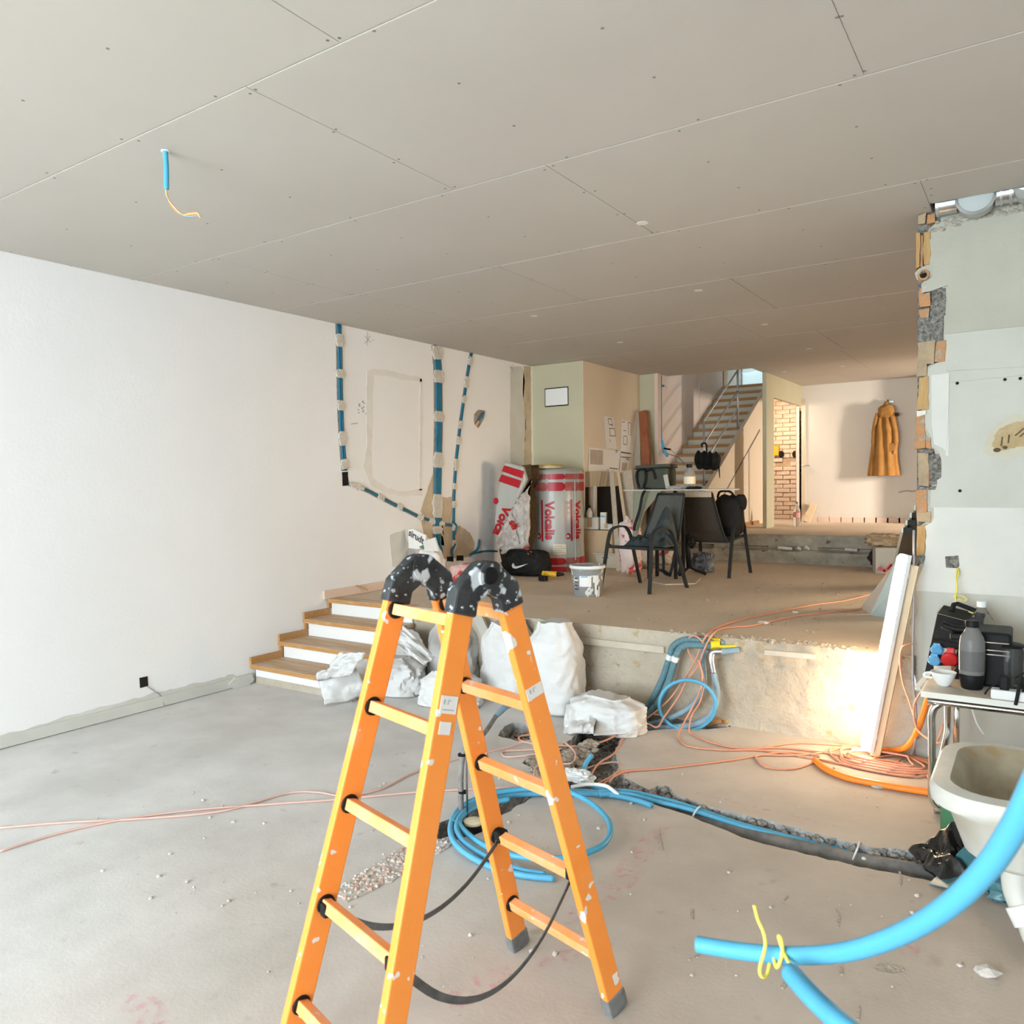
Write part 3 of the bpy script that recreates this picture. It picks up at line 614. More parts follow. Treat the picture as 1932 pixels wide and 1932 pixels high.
# left wall: skirting, chases, patches
def Lw(px, py, off=.0): v = wx(px, py, XL); v.x += off; return v
pb = B(); P0 = Lw(0, 1413); P1 = Lw(455, 1292)
bl = struct(B().bb((XL, -4.4, .004), (XL + .016, 3.76, .075)).build('baseboard_left', M_rw3, bevel=.004))
def wpatch(pts, m, name='plaster_patch', th=.003, jag=.006, off=0):
    P = [Lw(*p) for p in pts]; out = []
    for i in range(len(P)):
        a, b = P[i], P[(i + 1) % len(P)]; out.append(a.copy()); k = int((b - a).length / .04)
        for q in range(1, k): p = a.lerp(b, q / k); out.append(Vector((p.x, p.y + random.uniform(-jag, jag), p.z + random.uniform(-jag, jag))))
    for p in out: p.x = XL + off
    return B().prism(out, (th, 0, 0)).build(name, m, wl)
wpatch([(0, 1388), (60, 1372), (120, 1352), (200, 1332), (240, 1322), (300, 1305), (330, 1300), (440, 1272), (455, 1282), (455, 1295), (0, 1412)], M_pgrey, 'skirting_scar', .004, .008)
wpatch([(428, 1290), (440, 1278), (470, 1270), (475, 1282), (465, 1292), (440, 1300)], M_pgrey, 'plaster_lump', .03)
wpatch([(692, 700), (706, 695), (735, 700), (765, 707), (795, 712), (796, 720), (770, 718), (735, 710), (704, 708), (702, 760), (700, 850), (702, 900), (726, 918), (760, 928), (797, 922), (797, 935), (760, 936), (725, 930), (700, 916), (684, 880), (692, 840), (690, 770)], M_plaster, 'joint_ring', .002)
wpatch([(792, 714), (797, 716), (796, 925), (790, 925)], M_plaster, 'joint_ring', .002)
wpatch([(817, 892), (806, 925), (793, 965), (812, 985), (838, 1010), (830, 960), (826, 930)], M_raw, 'bare_render', .002)
wpatch([(833, 938), (854, 938), (852, 968), (850, 990), (868, 992), (886, 1005), (896, 1025), (890, 1050), (830, 1055), (828, 1000), (832, 970)], M_raw, 'bare_render', .002)
wpatch([(793, 978), (812, 985), (835, 1012), (838, 1030), (800, 1010)], M_raw, 'bare_render', .002)
wpatch([(962, 690), (985, 693), (990, 720), (987, 760), (992, 800), (988, 860), (985, 900), (962, 890)], M_pgrey, 'plaster_patch', .002)
wpatch([(988, 690), (1001, 691), (1003, 880), (988, 880), (991, 800), (986, 740)], M_raw, 'plaster_patch', .002)
wpatch([(735, 1010), (760, 1000), (772, 1030), (765, 1070), (740, 1070)], M_pgrey, 'plaster_patch', .002)
# hole with cable end and two back boxes
wpatch([(894, 782), (902, 773), (915, 774), (912, 792), (902, 808), (895, 800)], M_rub, 'wall_hole', .003)
b = B(); b.tube([Lw(899, 796, .005), Lw(905, 786, .03), Lw(911, 778, .015)], .011, 8); b.build('conduit_end', M_blued, wl)
b = B(); b.tube([Lw(897, 803, .008), Lw(900, 795, .02)], .012, 8); b.build('conduit_plug', M_cable, wl)
for q4 in ([(645, 891), (656, 890), (657, 916), (646, 917)], [(843, 1050), (855, 1050), (855, 1060), (843, 1059)], [(861, 1048), (874, 1048), (874, 1058), (861, 1058)], [(263, 1279), (278, 1276), (279, 1294), (264, 1298)]):
    wpatch(q4, M_dark, 'back_box', .004, .003)
b = B(); b.tube(cr([Lw(277, 1295, .006), Lw(290, 1304, .01), Lw(302, 1314, .008), Lw(307, 1334, .02)], 6), .003, 6); tag(b.build('wire_tail', M_wgrey), 'thin grey wire hanging from the left wall socket hole', 'wire')
for pts in ([(693, 625), (693, 652)], [(688, 634), (699, 646)], [(699, 634), (688, 648)], [(702, 641), (705, 642)], [(968, 686), (968, 702)], [(962, 693), (968, 696)]):
    B().beam(Lw(*pts[0], .001), Lw(*pts[1], .001), (1, 0, 0), .002, .005).build('pencil_mark', M_inkg, wl)
b = B()
for i in range(14): x = 675 + random.uniform(0, 15); y = 757 + i * 1.8; b.box(Lw(x, y, .001), (.002, .018, .010))
for i in range(5): b.box(Lw(663 + i * 2.6, 800 - i * .4, .001), (.002, .012, .010))
b.build('pencil_note', M_inkg, wl)
# ================================================================== CONDUIT RUNS IN THE LEFT WALL
M_dab = mat('plaster_dab', (.70, .66, .585), (.60, .555, .475), 14, .95, .5, 60)
M_ring = mat('skim_ring', (.80, .78, .735), (.75, .725, .67), 8, .9)
for o_ in wl.children:
    if o_.name.startswith('joint_ring'): o_.data.materials[0] = M_ring
def shaded_chase(label, pts, segs, m, rads, gaps, nm='conduit_run'):
    P = [Lw(*p) for p in pts]; t = thing(nm, label, 'conduit', (XL, P[0].y, P[-1].z))
    Ls = [0]
    for i in range(len(P) - 1): Ls.append(Ls[-1] + (P[i + 1] - P[i]).length)
    def pos(s):
        s = s * Ls[-1]
        for i in range(len(P) - 1):
            if s <= Ls[i + 1] + 1e-6: return P[i].lerp(P[i + 1], (s - Ls[i]) / (Ls[i + 1] - Ls[i]))
        return P[-1]
    k = 26
    g_ = B(); path = [pos(i / k) + Vector((.0008, 0, 0)) for i in range(k + 1)]
    g_.ribbon(path, Vector((0, 1, 0)) if abs(P[0].z - P[-1].z) > abs(P[0].y - P[-1].y) else Vector((0, 0, 1)), (len(rads) * 2 + 1.6) * rads[0][1], .004); g_.build('shaded_chase', M_rub, t)  # flat dark strip paints the groove's shade behind the tubes
    for off, r in rads:
        b = B()
        d = (P[-1] - P[0]).normalized(); sd = Vector((0, -d.z, d.y))
        b.tube([p + sd * off + Vector((.004, 0, 0)) for p in path], r, 8); b.build('conduit', m, t, smooth=True)
    for (a, b_) in gaps:
        n_ = 10; L_ = []; Rr = []; d = (pos(min(1, b_ + .01)) - pos(max(0, a - .01))).normalized(); sd = Vector((0, -d.z, d.y)); w = (len(rads) * 1.0 + 1.1) * rads[0][1]
        for i in range(n_ + 1):
            s = a + (b_ - a) * i / n_; tp = .75 + .35 * math.sin(PI * i / n_) ; L_.append(pos(s) + sd * (w * tp + random.uniform(-.011, .011))); Rr.append(pos(s) - sd * (w * tp + random.uniform(-.011, .011)))
        poly = [Vector((XL + .002, p.y, p.z)) for p in L_ + Rr[::-1]]
        B().prism(poly, (.017, 0, 0)).build('plaster_dab', M_dab, t, bevel=.006)
    return t
shaded_chase('blue conduit run down the left wall to the black switch box, plaster dabs over it', [(638, 610), (640, 660), (641, 740), (643, 800), (646, 850), (650, 888)], 0, M_blued, [(-.012, .013), (.012, .013)], [(.07, .16), (.31, .37), (.52, .59), (.73, .83), (.92, .99)])
shaded_chase('slanting blue conduit run from the black switch box down toward the corner', [(658, 912), (690, 924), (740, 950), (790, 975), (830, 988), (855, 992)], 0, M_blued, [(0, .012)], [(0, .12), (.24, .30), (.42, .47), (.62, .68), (.74, .80), (.84, .90)])
shaded_chase('widest blue conduit run, several tubes side by side from ceiling to sockets', [(822, 652), (826, 700), (827, 800), (825, 900), (824, 960), (824, 1030)], 0, M_blued, [(-.036, .0145), (-.012, .0145), (.012, .0145), (.036, .0145)], [(0, .07), (.12, .185), (.325, .38), (.53, .61), (.74, .86), (.90, .94)])
shaded_chase('thin blue conduit run leaning left, nearest the chimney corner', [(889, 665), (880, 715), (868, 800), (860, 870), (856, 930), (855, 985), (856, 1040)], 0, M_blued, [(-.009, .010), (.009, .010)], [(.025, .07), (.13, .19), (.23, .27), (.36, .40), (.44, .48), (.55, .61), (.67, .70), (.755, .79), (.86, .90), (.945, 1)])
t = thing('conduit_tail', 'short blue conduit tails bending off the wall above the floor sockets', 'conduit', Lw(890, 1040))
for pts in ([(851, 985), (858, 992), (855, 1008)], [(856, 1026), (850, 1040), (852, 1050)], [(902, 1018), (899, 1035), (886, 1045)], [(884, 1046), (910, 1040), (935, 1040)], [(822, 1010), (830, 1035), (830, 1045)]):
    b = B(); b.tube(cr([Lw(x, y, .02) for x, y in pts], 5), .011, 8); b.build('conduit', M_blued, t, smooth=True)
# chimney breast: little recessed panel
wc = bpy.data.objects['wall_chimney']
a = wy(1030, 735, 7.98); c = wy(1072, 763, 7.98)
B().bb((a.x - .012, 7.972, c.z - .012), (c.x + .006, 7.9795, a.z + .012)).build('panel_gap', M_dark, wc)
B().bb((a.x, 7.962, c.z), (c.x, 7.975, a.z)).build('cover_panel', M_white, wc, bevel=.004)
# ================================================================== LADDER
S_ = .9152
LX, LY, LTH, WB, WT, SP, HZ, GP = -1.416 * S_, 1.782 * S_, -.262, .457 * S_, .316 * S_, .895 * S_, 1.332 * S_, .156 * S_
lw = Vector((math.cos(LTH), math.sin(LTH), 0)); ld_ = Vector((-math.sin(LTH), math.cos(LTH), 0)); lc = Vector((LX, LY, 0)); UZ = Vector((0, 0, 1))
lad = thing('folding_ladder', 'orange hinged folding ladder splashed with white paint, standing open in the foreground', 'ladder', lc)
LEG = {}
for nm, sd, sw in (('A1', -1, -1), ('A2', -1, 1), ('B1', 1, -1), ('B2', 1, 1)):
    LEG[nm] = (lc + ld_ * (sd * GP / 2) + lw * (sw * WT / 2) + UZ * HZ, lc + ld_ * (sd * SP / 2) + lw * (sw * WB / 2))
RW, RD = .027, .066
for nm, (a, b_) in LEG.items():
    ax = (b_ - a).normalized()
    B().beam(a, b_ - ax * .035, lw, RW, RD).build('rail', M_orange, lad, bevel=.004)
    B().beam(b_ - ax * .06, b_ - ax * .003, lw, RW + .007, RD + .007).build('rubber_foot', M_rubber, lad, bevel=.005)
rungs = [.048, .312, .572, .832, 1.088]
def onleg(nm, s): a, b_ = LEG[nm]; return a + (b_ - a).normalized() * s
for pr in ('A', 'B'):
    for s in rungs:
        a, b_ = onleg(pr + '1', s), onleg(pr + '2', s); ax = (LEG[pr + '1'][1] - LEG[pr + '1'][0]).normalized(); rd = (b_ - a).normalized()
        dd = ax.cross(rd).normalized()
        r = B().beam(a, b_, dd, .030, .030).build('rung', M_rung, lad, bevel=.003)
        for p, e in ((a, 1), (b_, -1)):
            q = p + rd * (e * (RW / 2 - .002)); B().cyl(q, q + rd * (e * .008), .026, .024, 18).build('rung_collar', M_black, r, smooth=40)
# hinges: two knuckled elbows, one above each pair of rails
for sw, k in ((-1, '1'), (1, '2')):
    a, b_ = LEG['A' + k][0], LEG['B' + k][0]; axa = (LEG['A' + k][1] - a).normalized(); axb = (LEG['B' + k][1] - b_).normalized()
    mid = (a + b_) / 2 + UZ * .066
    h = B(); 
    for leg, ax, top in (('A', axa, a), ('B', axb, b_)):
        sgn = -1 if leg == 'A' else 1
        dirp = ld_ * sgn; n_ = ax.cross(lw).normalized()
        if n_.dot(dirp) < 0: n_ = -n_
        # profile in the plane of the rails: outer shoulder, inner throat
        o1 = top + ax * .030 + n_ * .038; o2 = top - ax * .030 + n_ * .037; o3 = mid + UZ * .030 + dirp * .028; o4 = mid + UZ * .034
        i1 = top + ax * .030 - n_ * .038; i2 = top + ax * -.006 - n_ * .036; i3 = mid - UZ * .048
        poly = [o1, o2, o3, o4, i3, i2, i1]
        h.prism([p - lw * .021 for p in poly], lw * .042)
    h.build('hinge_knuckle', M_hinge, lad, bevel=.006)
    B().cyl(mid - UZ * .004 + lw * .018, mid - UZ * .004 + lw * (.026 if sw > 0 else .0225), .036, .033, 24).build('hinge_disc', M_hinge, lad, smooth=40)
    if sw > 0: B().cyl(mid - UZ * .004 + lw * .024, mid - UZ * .004 + lw * .030, .024, .021, 20).build('release_button', M_black, lad, smooth=40)
    for nm in ('A' + k, 'B' + k):
        for e in (-.014, .014):
            q = onleg(nm, .008) + ld_ * e; B().cyl(q + lw * .019, q + lw * .024, .005, .003, 10).build('rivet', M_steel, lad, smooth=40)
# stickers
def legface(nm, s, u0, u1, s0, s1, th=.0012):
    a, b_ = LEG[nm]; ax = (b_ - a).normalized(); n_ = lw; dd = ax.cross(lw).normalized()
    if dd.dot(ld_) < 0: dd = -dd
    c_ = a + ax * s + lw * (RW / 2)
    return c_, ax, dd
for nm, s, wdt, hgt in (('A2', .245, .050, .042), ('B2', .265, .056, .032), ('A2', .300, .034, .03)):
    c_, ax, dd = legface(nm, s, 0, 0, 0, 0)
    st = B().beam(c_ - ax * hgt / 2, c_ + ax * hgt / 2, dd, wdt, .003).build('sticker', M_paper, lad)
    if hgt > .031:
        mk = B()
        for i, (u, v, uw, vh) in enumerate(((-.015, -.006, .005, .012), (-.004, -.006, .003, .012), (.002, -.01, .004, .003), (0, .012, .036, .0025))):
            if wdt > .053 and i > 2: continue
            mk.beam(c_ + lw * .0016 + dd * u + ax * (v - vh / 2), c_ + lw * .0016 + dd * u + ax * (v + vh / 2), dd, uw, .001)
        mk.build('print', M_inkg, st)
# restraint straps
def sagpath(a, b_, mids, n=14): return cr([a] + mids + [b_], n)
for nm0, s0, nm1, s1, sag, sd in (('A1', .832, 'B1', .832, .14, 1), ('A2', .832, 'B2', .832, .20, -1)):
    a = onleg(nm0, s0) + lw * sd * .03 - UZ * .01; b_ = onleg(nm1, s1) + lw * sd * .03
    mids = [a.lerp(b_, t) - UZ * (sag * 4 * t * (1 - t)) for t in (.2, .4, .6, .8)]
    P = sagpath(a, b_, mids, 6); ws = [(UZ * .9 + lw * .35 + ld_ * (.5 - i / len(P)) * .8) for i in range(len(P))]
    B().ribbon(P, ws, .022, .0025).build('strap', M_strap, lad, smooth=40)
    for q, ax in ((a, lw), (b_, lw)): B().box(q + UZ * .004, (.030, .040, .036), Matrix.Rotation(LTH, 3, 'Z')).build('strap_anchor', M_blackm, lad, bevel=.006)

# ================================================================== STEPS UP TO THE PLATFORM
ST = thing('entry_steps', 'four oak treads with white risers climbing against the left wall', 'stairs', (-4.55, 4.1, 0))
tz = [.150, .280, .420, ZP + .004]; ty = [3.84, 4.115, 4.375, 4.635]; XS = -4.10; sxs = [-3.95, -4.02, -4.08, -4.10]
for i in range(4):
    y1 = ty[i + 1] + .03 if i < 3 else 4.78
    B().bb((XL + .02, ty[i], tz[i] - .034), (sxs[i], y1, tz[i])).build('tread', [M_wood], ST, bevel=.004)
    B().bb((XL + .02, ty[i] - .0008, tz[i] - .033), (sxs[i], ty[i] + .01, tz[i] - .002)).build('nosing', M_woode, ST)
    z0 = tz[i - 1] if i else .055
    B().bb((XL + .03, ty[i] + .035, z0), (sxs[i], ty[i] + .055, tz[i] - .034)).build('riser', M_white, ST)
    if i < 3:
        B().bb((XL + .002, ty[i], tz[i] - .03), (XL + .022, ty[i + 1] + .03, tz[i] + .052)).build('wall_string', M_woode, ST)
        B().bb((XL + .002, ty[i + 1] + .01, tz[i] + .05), (XL + .022, ty[i + 1] + .045, tz[i + 1] - .03)).build('wall_string', M_woode, ST)
B().bb((XL + .02, ty[0] + .04, 0), (-3.98, ty[0] + .09, .056)).build('plinth', M_conc, ST)
B().prism([(XS, ty[0] + .06, 0), (XS, YP + .02, 0), (XS, YP + .02, tz[3] - .03), (XS, ty[3] + .05, tz[3] - .034), (XS, ty[3] + .05, tz[2] - .034), (XS, ty[2] + .05, tz[2] - .034), (XS, ty[2] + .05, tz[1] - .034), (XS, ty[1] + .05, tz[1] - .034), (XS, ty[1] + .05, tz[0] - .034), (XS, ty[0] + .06, tz[0] - .034)], (-.04, 0, 0)).build('side_panel', M_conc, ST)
struct(B().bb((XL, 4.60, ZP), (XL + .02, 7.98, ZP + .075)).build('baseboard_platform', M_trim, bevel=.005))
B().beam(Lw(668, 1104, .03), Lw(685, 1113, .06), (0, 0, 1), .006, .02).build('timber_splinter', M_woode, bpy.data.objects['baseboard_platform'])

# ================================================================== REAR STAIRCASE
RS = thing('rear_staircase', 'closed oak staircase with thin metal railing rising at the back', 'stairs', (-3.75, 9.3, ZU))
X0, X1 = -4.095, -3.41; tr = []
for k in range(-4, 11):
    tr.append((9.95 + .21 * k, 1.76 + .122 * k))
for (y, z) in tr:
    if z < ZU + .05: continue
    B().bb((X0, y - .02, z - .038), (X1 + .01, y + .225, z)).build('tread', M_oakd, RS, bevel=.003)
    B().bb((X0, y + .005, z - .125), (X1, y + .02, z - .036)).build('riser', M_riser, RS)
yb, zb_ = tr[0]; ye, ze = tr[-1]
sl = .122 / .21
B().prism([(X1, 9.05, ZU), (X1, 11.9, ZU), (X1, 11.9, 1.76 + sl * (11.9 - 9.95) + .02), (X1, 9.05, 1.76 + sl * (9.05 - 9.95) + .02)], (.05, 0, 0)).build('side_panel', M_stairs, RS)
XSf = X1 + .0505
pc = lambda px, py: wx(px, py, XSf)
def sl_(y, z): return Vector((XSf, y, z))
a = pc(1412, 983); yv0 = pc(1413, 900).y; yv1 = pc(1433, 900).y
dz = lambda y: 1.76 + sl * (y - 9.95) - .42
B().prism([(XSf, yv0, ZU + .07), (XSf, yv1, ZU + .07), (XSf, yv1, dz(yv1)), (XSf, yv0, dz(yv0))], (.012, 0, 0)).build('cupboard_door', M_stairs, RS)
B().beam((XSf + .004, 9.1, dz(9.1) + .012), (XSf + .004, yv1, dz(yv1) + .012), (1, 0, 0), .010, .010).build('panel_gap', M_gpipe, RS)
for y in (yv0 - .012, yv1 + .012): B().beam((XSf + .003, y, ZU + .07), (XSf + .003, y, dz(y)), (1, 0, 0), .016, .014).build('panel_gap', M_riser, RS)
B().bb((XSf - .01, 9.25, ZU), (XSf + .02, 11.4, ZU + .05)).build('plinth', M_oakd, RS)
def rail(pts, r=.012): B().tube(pts, r, 8).build('rail_bar', M_iron, RS, smooth=True)
xr = X1 - .03
pA, pB_ = 9.42, 11.0
nz_ = lambda y: 1.76 + sl * (y - 9.95)
for y in (9.42, 10.75): B().tube([(xr, y, nz_(y)), (xr, y, nz_(y) + (.92 if y > 10 else .80))], .014, 8).build('baluster', M_iron, RS, smooth=True)
for off in (.80, .52, .28): rail([(xr, 9.42, nz_(9.42) + off), (xr, 10.75, nz_(10.75) + off), ] + ([(xr, 11.6, nz_(11.6) + off)] if off > .7 else []))
# landing window at the top of the stairs
w2 = struct(B().bb((-4.52, 13.12, 2.98), (-3.4, 13.18, 3.95)).build('window_1', M_riser))
B().bb((-4.49, 13.05, 3.0), (-4.43, 13.12, 3.95)).build('window_frame', M_blackm, w2); B().bb((-4.43, 13.08, 3.0), (-4.36, 13.12, 3.95)).build('window_frame', M_riser, w2); B().bb((-4.13, 13.08, 3.0), (-4.11, 13.12, 3.95)).build('window_frame', M_gpipe, w2)
B().bb((-4.36, 13.10, 3.0), (-4.13, 13.121, 3.92)).build('pane', mat('landing_pane', (.30, .33, .31), None, rough=.4, emis=(.30, .37, .35), estr=.45), w2); B().bb((-4.11, 13.10, 3.0), (-3.42, 13.121, 3.92)).build('pane', M_sky, w2)
struct(B().bb((-5.2, 12.08, 2.90), (-3.0, 13.2, 2.97)).build('floor_landing', M_oakd))
# cables by the stair trim
t = thing('stair_cable', 'thin blue cable on the pale corner trim with a drooping connector', 'cable', (-4.09, 9.5, 1.2))
B().tube(cr([wy(1248, 708, 9.50), wy(1248, 800, 9.50), wy(1249, 840, 9.50), wy(1252, 855, 9.47)], 6), .006, 6).build('cable', M_blued, t, smooth=True)
B().tube(cr([wy(1249, 832, 9.50), wy(1253, 848, 9.45), wy(1259, 860, 9.4)], 6), .02, 8).build('conduit_end', M_blue, t, smooth=True)
B().cyl(wy(1253, 846, 9.44), wy(1265, 848, 9.4), .012, .012, 8).build('plug', M_black, t)
B().tube(cr([wy(1259, 856, 9.4), wy(1277, 862, 9.2), wy(1290, 873, 9.0), wy(1298, 884, 8.9)], 6), .006, 6).build('lead', M_gpipe, t, smooth=True)
B().tube(cr([wy(1265, 848, 9.4), wy(1280, 862, 9.2), wy(1298, 883, 8.92)], 6), .004, 6).build('lead', M_wgrey, t, smooth=True)
t = thing('wire_connector', 'small dark blue connector with curled wire high on the stair wall', 'wire', wy(1252, 727, 9.5))
B().box(wy(1251, 728, 9.50), (.03, .03, .025)).build('connector', M_blued, t, bevel=.003)
B().tube(cr([wy(1253, 727, 9.5), wy(1257, 729, 9.47), wy(1258, 733, 9.47), wy(1255, 732, 9.48)], 5), .003, 6).build('wire', M_cable, t)
# ================================================================== BACK WALL: coat, bottle, wood block
def coat():
    t = thing('hanging_coat', 'ochre canvas coat hanging from a hook on the rear wall', 'coat', (-1.77, 12.08, 1.5))
    W = [(1669, 757, 1675), (1658, 775, 1684), (1651, 790, 1691), (1647, 815, 1695), (1644, 845, 1694), (1640, 875, 1696), (1637, 898, 1700)]
    b = B(); vs = []; n = 40; rows_ = 30
    for i in range(rows_ + 1):
        f = i / rows_ * (len(W) - 1); k = min(int(f), len(W) - 2); tt = f - k
        l = W[k][0] * (1 - tt) + W[k + 1][0] * tt; y = W[k][1] * (1 - tt) + W[k + 1][1] * tt; r = W[k][2] * (1 - tt) + W[k + 1][2] * tt
        a, c_ = wy(l, y, 12.1), wy(r, y + (5 if i > 26 else 0) * (i - 26) / 4, 12.1); hw = (c_.x - a.x) / 2; cx = (a.x + c_.x) / 2
        for j in range(n):
            th = 2 * PI * j / n; fo = 1 + .20 * math.sin(9 * th + 1.3 * math.sin(i * .18)) * min(1, i / 8) + .06 * noise.noise(Vector((math.cos(th) * 2, math.sin(th) * 2, i * .25)))
            dep = .045 + .075 * min(1, i / 14)
            vs.append((cx + hw * math.cos(th) * (.96 + .04 * fo), 12.2 - .012 - dep + dep * .92 * math.sin(th) * fo, a.z + (c_.z - a.z) * (j % n > n / 2) * .0 + random.uniform(-.002, .002)))
    b.add(vs, [(i * n + j, (i + 1) * n + j, (i + 1) * n + (j + 1) % n, i * n + (j + 1) % n) for i in range(rows_) for j in range(n)] + [tuple(range(n)), tuple(rows_ * n + j for j in range(n - 1, -1, -1))])
    b.build('body', M_coat, t, smooth=70)
    for pts, rr in (([(1681, 782), (1688, 810), (1690, 835), (1686, 856)], [.02, .034, .034, .028]), ([(1655, 780), (1650, 805), (1648, 835), (1650, 862)], [.02, .03, .03, .024])):
        b = B(); P = [wy(x, y, 12.005) for x, y in pts]; Q = cr(P, 5); R_ = [np.interp(i / (len(Q) - 1), [0, .33, .66, 1], rr) * (1 + .08 * math.sin(i * 2.1)) for i in range(len(Q))]
        b.tube(Q, R_, 12); b.build('sleeve', M_coat, t, smooth=70)
    b = B(); b.blob(wy(1672, 776, 12.02), (.20, .14, .18), 3, .15, 2, fold=.10, flat=False); b.build('hood', M_coat, t, smooth=True)
    b = B(); b.prism([wy(1676, 838, 11.955), wy(1686, 836, 11.955), wy(1688, 850, 11.955), wy(1677, 852, 11.955)], (0, .02, 0)); b.build('pocket_flap', M_coat, t, bevel=.004)
    b = B(); b.box(wy(1692, 782, 12.0), (.05, .03, .05)); b.build('buckle', M_black, t, bevel=.005)
    return t
coat()
t = thing('coat_hook', 'small dark hook strip above the ochre coat', 'hook', wy(1678, 757, 12.17))
B().box(wy(1681, 758, 12.18), (.07, .02, .025)).build('strip', M_iron, t); B().tube([wy(1676, 757, 12.18), wy(1675, 757, 12.12), wy(1675, 754, 12.10)], .007, 6).build('peg', M_black, t)
def bottle(name, label, cat, base, h, r, mats, neck=.3, cap=None, group=None, fill=None):
    t = thing(name, label, cat, base, 0, group)
    b = B().lathe([(r * .86, 0), (r, .012), (r, h * .55), (r * .98, h * .64), (r * .70, h * .78), (r * neck, h * .87), (r * neck, h * .95)], base, 20); b.build('body', mats, t, smooth=40)
    B().lathe([(r * neck * 1.15, h * .93), (r * neck * 1.15, h)], base, 14).build('cap', cap or M_white, t, smooth=40)
    return t
q = fl(1507, 992, ZU); t = bottle('water_bottle', 'clear plastic water bottle on the floor by the doorway', 'bottle', (q.x, q.y - .1, ZU), .33, .045, M_glass, cap=M_blued)
B().lathe([(.0455, .12), (.0455, .19)], (q.x, q.y - .1, ZU), 20, caps=False).build('label_band', M_pink, t, smooth=True)
b = B(); a = fl(1517, 993, ZU); b.beam((-2.83, 12.02, ZU), (-2.75, 12.15, ZU + .27), (1, .2, 0), .095, .04); tag(b.build('timber_offcut', M_ply, bevel=.003), 'short pale timber offcut leaning in the rear corner', 'timber')
b = B(); b.tube(cr([wy(1696, 929, 12.18), wy(1710, 926, 12.10), wy(1722, 927, 12.1), wy(1760, 924, 12.1)], 5), .008, 6); tag(b.build('dangling_wire', M_wgrey), 'thin dark wire sticking out across the rear wall below the coat', 'wire')
# ================================================================== INSULATION PACKS
def wrapf(c, r, z0, base_ang):
    # u metres to the viewer's right round the pack, v metres up
    return lambda u, v, off=.004: Vector((c.x + (r + off) * math.cos(base_ang + u / r), c.y + (r + off) * math.sin(base_ang + u / r), z0 + v))
f0 = fl(1052, 1079, ZP); vd = Vector((f0.x, f0.y, 0)).normalized(); RC, RH = .302, 1.13
c0 = f0 + vd * RC; c0.z = ZP
ang0 = math.atan2(-vd.y, -vd.x)
pk = thing('insulation_roll', 'upright full insulation roll in grey film with red print beside the chimney', 'insulation', c0)
pr = [(.06, 0), (.22, .0), (.285, .02), (RC, .06), (RC, .15), (RC * .985, .3), (RC, .55), (RC * .985, .8), (RC, RH - .14), (RC, RH - .07), (.28, RH - .025), (.2, RH - .01), (.05, RH - .02)]
B().lathe(pr, c0, 48).build('film_wrap', M_wrap, pk, smooth=60)
W = wrapf(c0, RC, ZP, ang0)
def curved(pts, m, name, parent, Wf, off=.005):
    bm = bmesh.new(); vs = [bm.verts.new((p[0], p[1], 0)) for p in pts]; bm.faces.new(vs); bmesh.ops.triangulate(bm, faces=bm.faces[:])
    bmesh.ops.subdivide_edges(bm, edges=bm.edges[:], cuts=5, use_grid_fill=True)
    return put2d(bm, lambda x, y: Wf(x, y, off)).build(name, m, parent)
def pill(u0, u1, v0, v1, rl=True, rr=True, n=6):
    r = (v1 - v0) / 2; P = []
    if rr: P += [(u1 - r + r * math.sin(a), v0 + r - r * math.cos(a)) for a in [PI * i / n for i in range(n + 1)]]
    else: P += [(u1, v0), (u1, v1)]
    if rl: P += [(u0 + r - r * math.sin(a), v1 - r + r * math.cos(a)) for a in [PI * i / n for i in range(n + 1)]]
    else: P += [(u0, v1), (u0, v0)]
    return P
for (v0, v1) in ((.875, .970), (.075, .150), (-.02 + .02, .055), (1.0, 1.06)):
    for i in range(5):
        u0 = -.47 + i * .188
        curved(pill(u0, u0 + .188, v0, v1, False, True), M_red if i % 2 == 0 else M_red2, 'print_band', pk, W, .0055 if i % 2 == 0 else .0045)
bm_w = lambda: text2d('Volcalis', .135, .006)
for uc in (-.085, .245, -.405):
    put2d(bm_w(), lambda x, y, uc=uc: W(uc + y, .555 - x, .006), 2).build('lettering', M_red, pk)
    curved([(uc - .092, .33), (uc - .072, .33), (uc - .072, .78), (uc - .092, .78)], M_red, 'print_bar', pk, W)
    n = 20; curved([(uc - .125 + .028 * math.cos(2 * PI * i / n), .385 + .034 * math.sin(2 * PI * i / n)) for i in range(n)], M_red, 'print_badge', pk, W)
    put2d(text2d('e', .07, .003), lambda x, y, uc=uc: W(uc - .125 + y, .385 - x, .009), 1).build('badge_letter', M_wrap, pk)
    for k in range(3): curved([(uc - .165 + k * .013, .42), (uc - .162 + k * .013, .42), (uc - .162 + k * .013, .77), (uc - .165 + k * .013, .77)], M_pink, 'fine_print', pk, W, .0045)
    for k in range(3): curved([(uc - .128, .62 + k * .055), (uc - .106, .62 + k * .055), (uc - .106, .65 + k * .055), (uc - .128, .65 + k * .055)], M_inkg, 'fine_print', pk, W, .0045)
lb_ = curved([(-.045, .19), (.10, .19), (.10, .30), (-.045, .30)], M_lid, 'paper_label', pk, W, .007)
for k in range(4): curved([(-.035, .205 + k * .024), (.085 - .03 * (k % 2), .205 + k * .024), (.085 - .03 * (k % 2), .212 + k * .024), (-.035, .212 + k * .024)], M_inkg, 'label_text', pk, W, .009)
curved([(.205, .12), (.216, .12), (.216, .98), (.205, .98)], M_bwhite, 'film_seam', pk, W, .006)
t = thing('bucket_lid', 'cream lid with orange rim resting on top of the full insulation roll', 'lid', (c0.x - .06, c0.y - .1, ZP + RH - .01))
